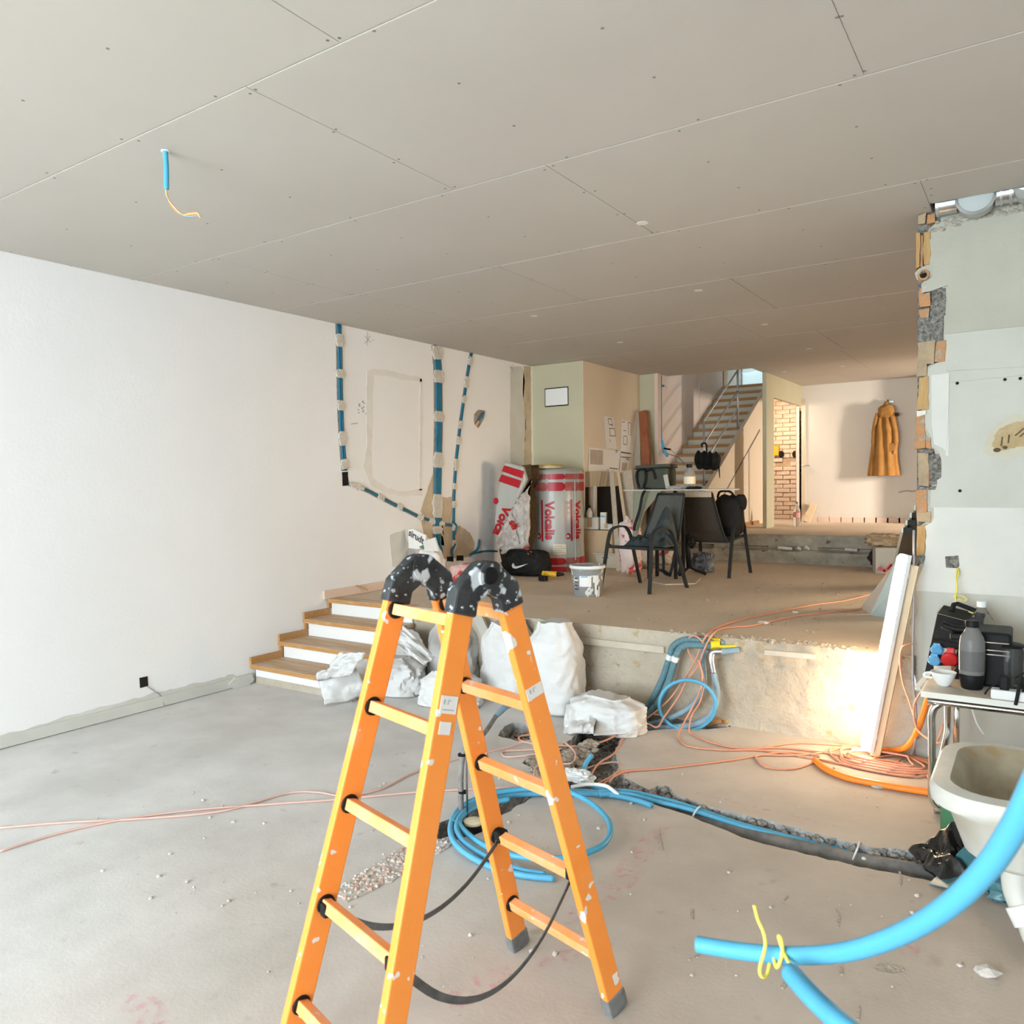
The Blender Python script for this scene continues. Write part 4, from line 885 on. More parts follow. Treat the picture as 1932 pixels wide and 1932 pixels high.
B().lathe([(.15, 0), (.175, .008), (.172, .03), (.16, .04)], (c0.x - .06, c0.y - .1, ZP + RH - .012), 28).build('disc', M_lid, t, smooth=40)
B().lathe([(.176, .034), (.178, .040), (.172, .046), (.15, .044)], (c0.x - .06, c0.y - .1, ZP + RH - .012), 28).build('rim', M_tool, t, smooth=40)
# torn pack
tp = thing('torn_insulation_pack', 'torn-open insulation pack slumped in the corner left of the upright roll', 'insulation', fl(968, 1078, ZP))
ya = 6.92
def slabp(pts, th, m, nm, jit=.0, bev=.02):
    P = [wy(x, y, ya + jit) for x, y in pts]; return B().prism(P, (0, th, 0)).build(nm, m, tp, bevel=bev)
slabp([(951, 872), (985, 880), (992, 905), (965, 965), (940, 1035), (937, 1010), (932, 985), (938, 930)], .16, M_wrap, 'film_wrap', 0)
slabp([(983, 882), (999, 880), (1000, 900), (985, 925), (963, 970), (950, 1000), (940, 1036), (945, 1060), (985, 1062), (998, 1000), (999, 940)], .16, M_wool, 'mineral_wool', .05)
rngc = np.random.default_rng(4)
def crumple(pts, m, nm, dy, seed, amp=.05):
    P = [wy(x, y, ya) for x, y in pts]; A, Bq, C, D = P
    def fn(u, v):
        p = A.lerp(Bq, u).lerp(D.lerp(C, u), v); n_ = amp * (abs(noise.noise(Vector((u * 4 + seed, v * 5, 0)))) * 1.6 + .5 * noise.noise(Vector((u * 9, v * 11, seed))))
        return (p.x + .02 * noise.noise(Vector((u * 5, v * 5, seed + 3))), ya - dy - n_, p.z)
    return B().grid(fn, 22, 26).build(nm, m, tp, smooth=40, solid=.004)
crumple([(965, 960), (1001, 915), (1000, 1030), (982, 1045)], M_film, 'loose_film', .0, 2)
crumple([(940, 1018), (968, 960), (990, 1058), (962, 1068)], M_film, 'loose_film', .02, 5)
crumple([(972, 1052), (1001, 1026), (1000, 1070), (975, 1075)], M_red2, 'loose_film', .03, 8)
for pts in ([(951, 878), (988, 889), (985, 903), (946, 889)], [(946, 895), (983, 907), (978, 921), (940, 908)]):
    B().prism([wy(x, y, ya - .012) for x, y in pts], (0, .01, 0)).build('print_band', M_red, tp, bevel=.004)
ta = wy(946, 980, ya - .014); tbv = (wy(934, 1012, ya) - wy(958, 950, ya)).normalized(); tu = Vector((-tbv.z, 0, tbv.x)); tu = tu if tu.x > 0 else -tu
put2d(text2d('Volca', .15, .006), lambda x, y: wy(946, 983, ya - .014) + tbv * x + tu * y).build('lettering', M_red, tp)
put2d(text2d('sil', .13, .006), lambda x, y: wy(968, 990, ya - .075) + Vector((x * .5 + y * .7, 0, -x * .8 + y * .4))).build('lettering', M_red, tp)
n = 16; cc = wy(935, 945, ya - .013); B().prism([cc + Vector((.03 * math.cos(2 * PI * i / n), 0, .036 * math.sin(2 * PI * i / n))) for i in range(n)], (0, .008, 0)).build('print_badge', M_red, tp)
# ================================================================== CORNER CLUTTER ON THE PLATFORM
t = thing('torn_cement_sack', 'torn white paper powder sack standing behind the left ladder hinge', 'sack', (-4.82, 5.72, ZP))
sb = Vector((-4.82, 5.70, ZP))
B().blob((sb.x, sb.y + .05, ZP + .17), (.30, .22, .36), 4, .16, 2, fold=.08).build('bag', M_paper, t, smooth=60)
crv = B().prism([wy(770, 1000, sb.y - .05), wy(780, 998, sb.y - .05), wy(803, 1010, sb.y - .05), wy(803, 1024, sb.y - .05), wy(790, 1036, sb.y - .05), wy(771, 1034, sb.y - .05)], (0, .02, 0)); crv.build('paper_flap', M_paper, t)
B().prism([wy(798, 1022, sb.y - .06), wy(820, 1014, sb.y - .06), wy(828, 1040, sb.y - .06), wy(800, 1040, sb.y - .06)], (0, .02, 0)).build('paper_flap', M_cardw, t)
put2d(text2d('sirudt', .085, .002), lambda x, y: wy(785, 1013, sb.y - .055) + Vector((x * .92 - y * -.3, 0, -x * .42 + y))).build('lettering', M_ink, t)
B().prism([wy(790, 1032, sb.y - .066), wy(798, 1028, sb.y - .066), wy(800, 1036, sb.y - .066)], (0, .006, 0)).build('green_mark', M_greenp, t)
t = thing('red_paper_bag', 'crumpled red and white bag lying between the two ladder hinges', 'bag', fl(868, 1108, ZP)); rb = fl(868, 1108, ZP)
B().blob((rb.x, rb.y + .1, ZP + .10), (.34, .24, .22), 8, .2, 2.4, fold=.12).build('bag', mat('red_bag', (.55, .03, .03), (.68, .45, .40), 6, .4, lo=.48, hi=.56), t, smooth=50)
q = fl(982, 1088, ZP); t = thing('sports_bag', 'black sports bag with a white curved mark beside the torn insulation', 'bag', q)
B().blob((q.x, q.y + .12, ZP + .13), (.52, .28, .27), 3, .10, 2, e=.55, fold=.04).build('body', M_blackm, t, smooth=60)
B().tube(cr([(q.x - .18, q.y, ZP + .2), (q.x - .1, q.y - .03, ZP + .27), (q.x + .1, q.y - .03, ZP + .27), (q.x + .18, q.y, ZP + .2)], 6), .014, 8).build('handle', M_black, t, smooth=True)
mk = B(); cs = [(-.10, .015), (-.085, -.01), (-.05, -.015), (.0, .0), (.10, .045), (.0, .018), (-.045, .008), (-.07, .012), (-.085, .04)]
mk.prism([Vector((q.x + .02 + a, q.y - .042, ZP + .10 + b_)) for a, b_ in cs], (0, .02, 0)); mk.build('white_mark', M_bwhite, t)
B().rock((q.x + .1, q.y + .02, ZP + .25), .04).build('orange_tag', M_cableo, t)
q = fl(1040, 1094, ZP); t = thing('power_drill', 'yellow and black cordless drill lying on the platform floor', 'power tool', q)
B().cyl((q.x - .10, q.y, ZP + .055), (q.x + .05, q.y + .03, ZP + .055), .032, .028, 14).build('motor_housing', M_tool, t, smooth=40)
B().cyl((q.x + .05, q.y + .03, ZP + .055), (q.x + .12, q.y + .045, ZP + .055), .024, .012, 14).build('chuck', M_black, t, smooth=40)
B().beam((q.x - .06, q.y, ZP + .05), (q.x - .02, q.y - .11, ZP + .035), (0, 0, 1), .04, .035).build('grip', M_tool, t, bevel=.008)
B().box((q.x - .015, q.y - .13, ZP + .03), (.08, .06, .05)).build('battery', M_black, t, bevel=.008); B().cyl((q.x - .12, q.y - .005, ZP + .055), (q.x - .10, q.y, ZP + .055), .036, .036, 14).build('rear_cap', M_black, t, smooth=40)
# paint bucket
q = fl(1109, 1127, ZP); bc = q + Vector((q.x, q.y, 0)).normalized() * .12; t = thing('paint_bucket', 'grey round paint bucket with dried white drips in front of the chair', 'bucket', bc)
B().lathe([(.115, 0), (.120, .01), (.138, .20), (.143, .235), (.150, .238), (.150, .262), (.143, .265), (.136, .262), (.128, .20), (.10, .19)], bc, 32).build('shell', M_bucket, t, smooth=40)
B().lathe([(.151, .236), (.156, .245), (.152, .262)], bc, 32, caps=False).build('rim', M_bwhite, t, smooth=40)
Wb = wrapf(bc, .132, ZP, math.atan2(-bc.y, -bc.x))
curved([(-.07, .09), (.03, .09), (.03, .18), (-.07, .18)], M_bwhite, 'label', t, Wb, .004)
for k in range(4): curved([(-.125, .06 + k * .03), (-.085, .06 + k * .03), (-.085, .072 + k * .03), (-.125, .072 + k * .03)], M_ink, 'graduation', t, Wb, .004)
curved([(-.055, .168), (.0, .168), (.0, .176), (-.055, .176)], M_lblue, 'label_stripe', t, Wb, .006)
for u, v0, v1, w_ in ((.07, .02, .23, .012), (.09, .10, .24, .01), (.055, .12, .23, .012), (.10, .0, .09, .008), (.08, 0, .06, .012), (.045, .17, .22, .02)): curved([(u - w_, v0), (u + w_ * .6, v0 + .01), (u + w_, v1), (u - w_ * .7, v1)], M_bwhite, 'paint_drip', t, Wb, .004)
q = fl(1147, 1072, ZP); t = thing('mixing_tub', 'dusty rectangular mixing tub behind the grey paint bucket', 'tub', (q.x, q.y + .1, ZP))
tw = .155; vs = [(q.x + sx * w_ / 2, q.y + .12 + sy * d_ / 2, ZP + z) for (w_, d_, z) in ((.26, .2, 0), (.33, .26, .15), (.36, .29, .155), (.36, .29, .17), (.32, .25, .17), (.25, .19, .02)) for sx, sy in ((-1, -1), (1, -1), (1, 1), (-1, 1))]
b = B(); b.add(vs, [(3, 2, 1, 0)] + [(l * 4 + j, l * 4 + (j + 1) % 4, l * 4 + 4 + (j + 1) % 4, l * 4 + 4 + j) for l in range(5) for j in range(4)] + [(20, 21, 22, 23)]); b.build('shell', M_tub, t, bevel=.006)
B().tube(cr([(q.x - .09, q.y + .01, ZP + .13), (q.x - .05, q.y - .005, ZP + .115), (q.x, q.y - .005, ZP + .12), (q.x + .03, q.y + .01, ZP + .135)], 5), .006, 6).build('handle', M_blued, t, smooth=True)
# ------------------------------------------------ the chimney's side: pinned drawings, niche, boxes, planks
XSd = -4.347
def Sd(px, py, off=.0): v = wx(px, py, XSd); v.x += off; return v
def sheet(label, pts, marks, off=.004, shade=None):
    t = thing('site_drawing', label, 'drawing', Sd(*pts[2], off), 0, 'site drawings pinned to the chimney side')
    P = [Sd(x, y, off) for x, y in pts]; B().prism(P, (.0025, 0, 0)).build('paper', M_paper, t)
    k = B()
    for m_ in marks:
        k.beam(Sd(m_[0], m_[1], off + .004), Sd(m_[2], m_[3], off + .004), (1, 0, 0), .001, .008 if len(m_) < 5 else m_[4])
    if marks: k.build('plan_lines', M_ink, t)
    if shade:
        for s_ in shade: B().prism([Sd(x, y, off + .0035) for x, y in s_], (.0015, 0, 0)).build('rendered_view', M_inkb, t)
sheet('tall floor plan sheet pinned highest, left of the pair', [(1139, 785), (1157, 789), (1163, 847), (1143, 846)], [(1146, 790, 1153, 791), (1153, 791, 1155, 805), (1146, 790, 1147, 800), (1148, 801, 1155, 802), (1148, 808, 1159, 809), (1159, 809, 1160, 822), (1149, 809, 1150, 822), (1149, 822, 1160, 823), (1150, 829, 1150, 834)])
sheet('tall floor plan sheet pinned highest, right of the pair', [(1172, 792), (1190, 796), (1193, 855), (1170, 851)], [(1173, 796, 1178, 796), (1184, 797, 1189, 798), (1184, 797, 1185, 822), (1189, 798, 1189, 822), (1175, 812, 1180, 813), (1176, 823, 1182, 823), (1175, 823, 1175, 838), (1175, 838, 1182, 839), (1182, 824, 1182, 838)])
sheet('wide drawing sheet with a rendered room view, lowest on the left', [(1111, 844), (1170, 851), (1166, 889), (1109, 890)], [(1160, 850, 1164, 851, .012), (1160, 854, 1163, 854), (1149, 883, 1164, 885, .012), (1146, 885, 1146, 889)], .006, [[(1112, 848), (1136, 850), (1136, 877), (1112, 876)]])
sheet('narrow drawing sheet with a small photo, lowest on the right', [(1170, 855), (1190, 857), (1183, 890), (1168, 889)], [(1170, 862, 1188, 864, .012), (1180, 866, 1186, 868, .01), (1170, 853, 1188, 856, .012)], .008, [[(1172, 873), (1182, 874), (1180, 888), (1171, 888)]])
wcs = bpy.data.objects['wall_chimney']
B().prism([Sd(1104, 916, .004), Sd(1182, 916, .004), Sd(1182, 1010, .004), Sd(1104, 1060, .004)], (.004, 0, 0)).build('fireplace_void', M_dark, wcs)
B().prism([Sd(1104, 890, .002), Sd(1157, 890, .002), Sd(1157, 917, .002), Sd(1104, 919, .002)], (.06, 0, 0)).build('mantel_board', M_ply2, wcs)
# boxes in front of the void
def carton(label, px, py, Y, w_, d_, h, m=M_card, z=ZP, rz=0., nm='carton', flap=True, group=None):
    q = wy(px, py, Y); t = thing(nm, label, 'box', (q.x, Y, z), rz, group)
    B().box((0, 0, h / 2), (w_, d_, h)).build('body', m, t, bevel=.004, world=False)
    if flap: B().box((0, -d_ * .25, h + .003), (w_ * .98, d_ * .48, .005), Matrix.Rotation(-.05, 3, 'X')).build('flap', m, t, world=False); B().box((0, -d_ / 2 - .001, h * .6), (w_ * .28, .003, h * .78)).build('tape', M_cardw if m is M_card else M_card, t, world=False)
    return t
Yb = 8.05
carton('big brown cardboard box on the floor right of the upright insulation roll', 1137, 1060, Yb, .42, .34, .42, flap=False)
zt = ZP + .425
carton('small pale carton lying on the big cardboard box beside the roll', 1119, 990, Yb - .02, .20, .20, .135, M_cardw, zt, .1)
carton('upright white carton with grey print leaning in the fireplace void', 1115, 940, Yb + .07, .12, .08, .36, M_cardw, zt + .135)
t = carton('slim white carton with a blue stripe standing on the big box', 1139, 985, Yb - .05, .065, .06, .195, M_cardw, zt, .2, flap=False); B().box((0, -.032, .15), (.05, .003, .02)).build('stripe', M_lblue, t, world=False)
carton('low cream tray carton at the right end of the big box', 1150, 990, Yb - .02, .16, .14, .06, M_cardw, zt, -.1)
q = wy(1112, 975, Yb - .1); t = thing('spray_bottle', 'small white bottle with black trigger head beside the cartons', 'bottle', (q.x, q.y, zt + .138))
B().lathe([(.036, 0), (.036, .05), (.026, .08), (.012, .095), (.012, .11)], (q.x, q.y, zt + .138), 16).build('body', M_cardw, t, smooth=40); B().box((q.x, q.y - .01, zt + .26), (.022, .06, .03)).build('trigger_head', M_black, t, bevel=.004)
# leaning planks
def lean(label, a, b_, wdir, w_, th, m, nm='timber_plank', cat='timber', group=None, ground=None):
    if ground is not None: k = (a.z - ground) / (b_.z - a.z); a = a - (b_ - a) * k; a.z = ground
    o = B().beam(a, b_, wdir, w_, th).build(nm, m, None, bevel=.003); return tag(o, label, cat, group)
Yk = 8.5
lean('narrow pale plank leaning, leftmost of the planks under the drawings', wy(1166, 1052, 7.75), wy(1154, 889, 8.30), (1, 0, 0), .055, .02, M_ply2, ground=ZP)
lean('second pale plank leaning just behind the narrow one', wy(1188, 1040, 7.85), wy(1166, 888, 8.36), (1, 0, 0), .035, .02, M_ply, ground=ZP)
lean('wide grained board leaning under the drawings, right of the planks', wy(1194, 1030, 8.0), wy(1180, 890, 8.45), (1, 0, 0), .16, .02, M_ply2, ground=ZP)
lean('brown stained timber beam leaning against the pale green wall face', wy(1229, 1000, 9.05), wy(1213, 776, 9.38), (1, 0, 0), .105, .06, M_rust, 'timber_beam', 'beam', ground=ZP)
lean('thin beige board standing behind the brown leaning beam', wy(1203, 1010, 9.20), wy(1200, 778, 9.45), (1, 0, 0), .10, .018, M_ply2, ground=ZP)
# ================================================================== CHAIRS
def make_chair(label, loc, rz, sling):
    t = thing('garden_chair', label, 'chair', loc, rz, 'garden chairs at the site table')
    hw = .245
    for s in (-1, 1):
        x = s * hw
        P = cr([(x + s * .03, -.29, 0), (x + s * .012, -.245, .25), (x, -.215, .43), (x, -.17, .525), (x, -.08, .553), (x, .03, .545), (x, .10, .47), (x + s * .004, .16, .30), (x + s * .02, .27, 0)], 7)
        B().ribbon(P, (1, 0, 0), .032, .016).build('leg_arch', M_alu, t, smooth=40, world=False)
        Q = cr([(s * .215, -.235, .385), (s * .215, .0, .365), (s * .21, .17, .36), (s * .195, .25, .46), (s * .17, .33, .66), (s * .15, .40, .84)], 6)
        B().tube(Q, .011, 8).build('side_rail', M_alu, t, smooth=True, world=False)
        B().cyl((s * .215, -.2, .385), (x, -.2, .40), .009, .009, 8).build('bolt_stay', M_alu, t, world=False); B().cyl((s * .212, .13, .36), (x, .13, .38), .009, .009, 8).build('bolt_stay', M_alu, t, world=False)
    C_ = [(-.235, .392, .43), (-.1, .372, .43), (.05, .360, .43), (.17, .362, .42), (.215, .40, .41), (.25, .46, .39), (.29, .56, .365), (.33, .66, .34), (.365, .75, .32), (.40, .84, .30)]
    pts = cr([(c[2], c[0], c[1]) for c in C_], 4)
    def fn(u, v):
        i = min(len(pts) - 1, int(round(v * (len(pts) - 1)))); p = pts[i]; return ((u - .5) * p.x, p.y + .02 * math.sin(PI * u) * (1 if p.z > .45 else 0), p.z - .015 * math.sin(PI * u) * (1 if p.z < .42 else 0))
    B().grid(fn, 10, len(pts) - 1).build('sling', sling, t, smooth=60, world=False, solid=.004)
    B().tube([(-.15, .40, .845), (.15, .40, .845)], .011, 8).build('top_rail', M_alu, t, smooth=True, world=False)
    B().beam((-.22, -.24, .382), (.22, -.24, .382), (0, 0, 1), .026, .014).build('front_rail', M_alu, t, world=False); B().beam((-.215, .17, .35), (.215, .17, .35), (0, 0, 1), .022, .014).build('rear_rail', M_alu, t, world=False)
    return t
make_chair('grey sling garden chair facing the camera with a dark jacket on its seat', (-2.94, 6.52, ZP), -.24, M_sling)
make_chair('dark brown sling garden chair seen from behind with a black backpack on it', (-2.76, 7.84, ZP), PI - .06, M_slingd)
# backpack on the far chair, jacket on the near one
t = thing('backpack', 'black backpack standing on the seat of the far chair', 'backpack', (-2.60, 7.85, ZP + .40))
B().blob((-2.60, 7.86, ZP + .60), (.27, .24, .42), 2, .10, 1.8, e=.6, fold=.04).build('body', M_bdark, t, smooth=60)
B().tube(cr([(-2.72, 7.84, ZP + .79), (-2.68, 7.80, ZP + .85), (-2.58, 7.80, ZP + .85), (-2.54, 7.84, ZP + .79)], 6), .012, 8).build('handle', M_black, t, smooth=True)
B().blob((-2.48, 7.84, ZP + .74), (.10, .14, .16), 5, .1, 2).build('pocket', M_blackm, t, smooth=60)
t = thing('jacket', 'dark teal work jacket crumpled on the near chair with its straps hanging', 'jacket', (-2.86, 6.60, ZP + .40))
def jk(u, v):
    x = -3.10 + .42 * u; y = 6.42 + .32 * v; n_ = abs(noise.noise(Vector((u * 3.2 + 2, v * 3.2, 0)))) ; h = .04 + .26 * math.exp(-((u - .72) ** 2 / .05 + (v - .75) ** 2 / .12)) + .09 * n_ + .03 * noise.noise(Vector((u * 9, v * 9, 2)))
    e = min(u, 1 - u, v, 1 - v) * 8; return (x, y, ZP + .385 + h * min(1, e))
B().grid(jk, 36, 30).build('cloth', M_navy, t, smooth=50, solid=.006)
for pts in ([(1250, 1030), (1252, 1060), (1253, 1080), (1266, 1086)], [(1274, 1040), (1270, 1062), (1264, 1085)], [(1240, 1075), (1254, 1078), (1266, 1086)]):
    B().ribbon(cr([wy(x, y, 6.80) for x, y in pts], 5), (1, 0, .3), .028, .003).build('strap', M_black, t, smooth=40)
t = thing('printed_carrier_bag', 'pink and white printed bag tucked beside the near chair', 'bag', (-3.17, 6.95, ZP)); b = B(); q = wy(1183, 1030, 7.25)
B().blob((q.x + .01, 7.30, ZP + .29), (.22, .2, .56), 6, .18, 2.1, fold=.1).build('bag', mat('pink_bag', (.72, .60, .55), (.60, .06, .07), 7, .4, lo=.52, hi=.56), t, smooth=50)
# ================================================================== SITE TABLE AND WHAT STANDS ON IT
TZ = 1.435
tab = thing('site_table', 'improvised thin sheet table with an olive panel side behind the chairs', 'table', (-2.85, 7.2, ZP))
def ttop(z): return [(-3.40, 7.05, z), (-2.62, 7.02, z), (-2.27, 7.08, z), (-2.36, 7.42, z), (-3.42, 7.48, z)]
B().prism(ttop(TZ - .012), (0, 0, .012)).build('top_sheet', mat('table_sheet', (.52, .48, .39), None, rough=.7), tab)
B().prism([(-3.34, 7.14, TZ - .012), (-3.03, 7.12, TZ - .012), (-3.20, 7.10, TZ - .22), (-3.30, 7.10, TZ - .50), (-3.34, 7.12, TZ - .52)], (0, .012, 0)).build('side_panel', M_olivep, tab)
for x, y in ((-3.20, 7.40), (-2.92, 7.40), (-3.20, 7.2), (-2.92, 7.2)): B().beam((x, y, ZP), (x, y, TZ - .012), (1, 0, 0), .03, .03).build('leg', M_blackm, tab, bevel=.003)
B().beam((-3.25, 7.3, TZ - .05), (-2.6, 7.3, TZ - .05), (0, 0, 1), .06, .03).build('crossbar', M_ply2, tab)
q = wy(1235, 920, 7.2); cb = thing('cooler_bag', 'olive cooler bag with black piping and carry handle on the site table', 'bag', (q.x, 7.25, TZ))
B().box((q.x, 7.25, TZ + .105), (.325, .24, .21)).build('body', M_olive, cb, bevel=.02)
B().box((q.x + .0, 7.245, TZ + .225), (.345, .255, .035), Matrix.Rotation(-.03, 3, 'Y')).build('lid', M_olive, cb, bevel=.012)
B().box((q.x, 7.243, TZ + .208), (.35, .262, .010), Matrix.Rotation(-.03, 3, 'Y')).build('zip', M_black, cb)
B().tube(cr([(q.x - .13, 7.118, TZ + .02), (q.x - .15, 7.11, TZ + .10), (q.x - .14, 7.11, TZ + .185), (q.x - .06, 7.10, TZ + .19), (q.x - .05, 7.10, TZ + .10), (q.x - .08, 7.11, TZ + .02)], 6), .011, 8).build('handle', M_black, cb, smooth=True)
B().tube(cr([(q.x - .04, 7.11, TZ + .18), (q.x + .02, 7.10, TZ + .19), (q.x + .05, 7.10, TZ + .1)], 6), .010, 8).build('handle', M_black, cb, smooth=True)
B().ribbon(cr([(q.x - .02, 7.06, TZ + .02), (q.x - .05, 7.02, TZ - .06), (q.x - .08, 7.02, TZ - .20), (q.x - .13, 7.02, TZ - .34), (q.x - .14, 7.02, TZ - .40)], 6), (1, 0, 0), .03, .003).build('shoulder_strap', M_black, cb, smooth=40)
q2 = wy(1301, 918, 7.2); bt = thing('drinking_bottle', 'clear half-full drinking bottle with black cap on the site table', 'bottle', (q2.x, 7.2, TZ))
B().lathe([(.054, .012), (.056, .02), (.056, .13), (.052, .155), (.035, .185), (.024, .20), (.024, .21)], (q2.x, 7.2, TZ), 24).build('body', mat('smoky_plastic', (.52, .50, .44), None, rough=.1, trans=.5, ior=1.2), bt, smooth=40)
B().lathe([(.054, 0), (.056, .004), (.055, .02)], (q2.x, 7.2, TZ), 24).build('base', M_black, bt, smooth=40); B().lathe([(.027, .205), (.027, .24)], (q2.x, 7.2, TZ), 16).build('cap', M_black, bt, smooth=40); B().lathe([(.0565, .05), (.0565, .12)], (q2.x, 7.2, TZ), 24, caps=False).build('liquid_line', M_lid, bt, smooth=40)
q = wy(1286, 920, 7.12); t = thing('crumpled_paper', 'crumpled paper and cloth scraps next to the bottle on the site table', 'paper', (q.x, 7.12, TZ))
B().blob((q.x - .02, 7.13, TZ + .016), (.26, .14, .038), 7, .35, 3, fold=.25).build('scrap', M_film, t, smooth=30); B().blob((q.x + .13, 7.10, TZ + .012), (.14, .10, .026), 9, .3, 3, fold=.2).build('scrap', M_blackm, t, smooth=30)
B().beam((q.x - .13, 7.1, TZ + .01), (q.x - .165, 7.12, TZ + .14), (1, 0, 0), .04, .012).build('folded_card', M_dust, t)
# umbrella hooked on the stair post
um = thing('folding_umbrella', 'black folded umbrella hooked over the stair railing post', 'umbrella', wy(1335, 880, 9.3))
B().tube(cr([wy(1325, 843, 9.36), wy(1324, 838, 9.34), wy(1329, 836, 9.33), wy(1333, 840, 9.33), wy(1333, 856, 9.32)], 6), .011, 8).build('hook_handle', M_black, um, smooth=True)
b = B(); P0_, P1_ = wy(1313, 865, 9.3), wy(1357, 868, 9.3)
pts = [P0_.lerp(P1_, i / 12) for i in range(13)]; b.tube(pts, [.05 + .055 * abs(math.sin(i * 1.05 + .6)) * (1 if 0 < i < 12 else .3) for i in range(13)], 14); b.build('folded_canopy', M_bdark, um, smooth=60)
for k in range(3): q = P0_.lerp(P1_, .2 + .3 * k); B().blob(q + Vector((0, 0, -.05)), (.11, .09, .15), k, .2, 2, flat=False).build('canopy_fold', M_bdark, um, smooth=60)
B().tube([wy(1356, 872, 9.3), wy(1357, 890, 9.3), wy(1358, 902, 9.3)], [.012, .008, .004], 8).build('ferrule', M_black, um)
# below the table
q = fl(1262, 1090, ZP); t = thing('floor_board', 'thin pale board lying on the platform under the near chair', 'board', q)
B().prism([fl(1213, 1096, ZP), fl(1250, 1087, ZP), fl(1322, 1092, ZP), fl(1312, 1102, ZP), fl(1255, 1104, ZP)], (0, 0, .01)).build('board', M_ply2, t)
q = fl(1240, 1065, ZP); t = thing('white_rubbish_bag', 'white and red plastic rubbish bag under the site table', 'bag', q)
B().blob((q.x, q.y + .05, ZP + .13), (.38, .26, .28), 12, .18, 2.2, fold=.12).build('bag', mat('white_red_bag', (.62, .56, .49), (.45, .08, .08), 5, .5, lo=.60, hi=.63), t, smooth=50)
q = fl(1200, 1072, ZP); t = thing('pale_rubbish_sack', 'pale beige sack slumped beside the mixing tub', 'sack', q); B().blob((q.x, q.y + .1, ZP + .12), (.36, .3, .26), 14, .15, 2, fold=.08).build('bag', M_film, t, smooth=50)
q = fl(1300, 1085, ZP); t = thing('tripod_stand', 'black tripod stand folded beside the far chair leg', 'tripod', q)
B().tube([(q.x, q.y, ZP + .08), (q.x - .02, q.y, ZP + .42)], .026, 10).build('column', M_black, t, smooth=True)
for a_ in (.3, 2.4, 4.5): B().tube([(q.x, q.y, ZP + .08), (q.x + .17 * math.cos(a_), q.y + .17 * math.sin(a_), ZP + .01)], .012, 8).build('leg', M_black, t)
B().blob((q.x, q.y + .02, ZP + .38), (.12, .10, .2), 3, .3, 3, flat=False).build('head', M_blackm, t, smooth=50)
q = fl(1318, 1085, ZP); t = thing('plastic_bag', 'small smoky plastic bag on the floor behind the tripod stand', 'bag', (q.x - .05, q.y + .25, ZP)); B().blob((q.x - .05, q.y + .25, ZP + .10), (.22, .2, .2), 5, .3, 2.6, fold=.2).build('bag', mat('smoky_bag', (.10, .11, .12), (.42, .45, .48), 9, .35, lo=.55, hi=.68), t, smooth=40)
# ================================================================== RIGHT EDGE OF THE PLATFORM
def board3(label, a, b_, w_, wdir, th, m, nm='plasterboard_offcut', cat='board', group=None): return lean(label, a, b_, wdir, w_, th, m, nm, cat, group)
g1 = thing('plasterboard_offcut', 'pale blue-grey plasterboard offcut leaning on the wall end behind the tube lamp', 'board', fl(1665, 1160, ZP))
B().prism([fl(1642, 1160, ZP), fl(1712, 1172, ZP), wy(1722, 1075, 5.35), wy(1688, 1062, 5.42)], (.012, .012, 0)).build('sheet', M_drywall, g1)
g2 = thing('plasterboard_offcut', 'brown-backed narrow board leaning left of the blue-grey plasterboard', 'board', fl(1628, 1150, ZP))
B().prism([fl(1622, 1148, ZP), fl(1642, 1158, ZP), wy(1688, 1062, 5.50), wy(1678, 1075, 5.55)], (.012, .012, 0)).build('sheet', M_dwe, g2)
for i, lab in enumerate(('leftmost', 'second', 'third', 'rightmost')):
    px = 1692 + i * 9; a = fl(px - 10, 1112 - i * 3, ZP); top = wy(1712 + i * 8, 1000 - i * 14, 5.15 + .02 * i)
    tt = thing('metal_profile', f'black drywall profile with grey edge leaning on the wall end, {lab} of four', 'profile', a, 0, 'drywall profiles leaning on the wall end')
    B().beam(a, top, (1, 0, 0), .042, .03).build('channel', M_profile, tt); B().beam(a + Vector((-.026, -.012, 0)), top + Vector((-.026, -.012, 0)), (1, 0, 0), .011, .03).build('flange', M_profe, tt)
q = fl(1672, 1046, ZP); t = thing('cement_bag', 'torn brown and black cement bag on the upper step edge', 'bag', (q.x, 8.9, ZP)); q = wy(1675, 1030, 9.0)
B().blob((q.x, 9.0, ZP + .13), (.34, .26, .28), 6, .2, 2, fold=.1).build('bag', mat('black_print_bag', (.02, .017, .018), (.36, .05, .07), 5, .6, lo=.58, hi=.62), t, smooth=50)
B().blob((q.x - .03, 9.0, ZP + .31), (.34, .26, .14), 9, .3, 2.4, fold=.2).build('torn_paper', M_card, t, smooth=40)
t = thing('red_print_carton', 'white carton with a red angular mark behind the leaning boards', 'box', fl(1660, 1082, ZP)); q = fl(1668, 1082, ZP)
B().box((q.x, q.y + .1, ZP + .13), (.22, .2, .26), Matrix.Rotation(.3, 3, 'Z')).build('body', M_dust, t, bevel=.004)
for a_, b_ in (((1656, 1072), (1670, 1078)), ((1668, 1078), (1682, 1064)), ((1676, 1075), (1684, 1066))): B().beam(wy(*a_, q.y - .06), wy(*b_, q.y - .06), (0, 1, 0), .01, .025).build('mark', M_sred, t)
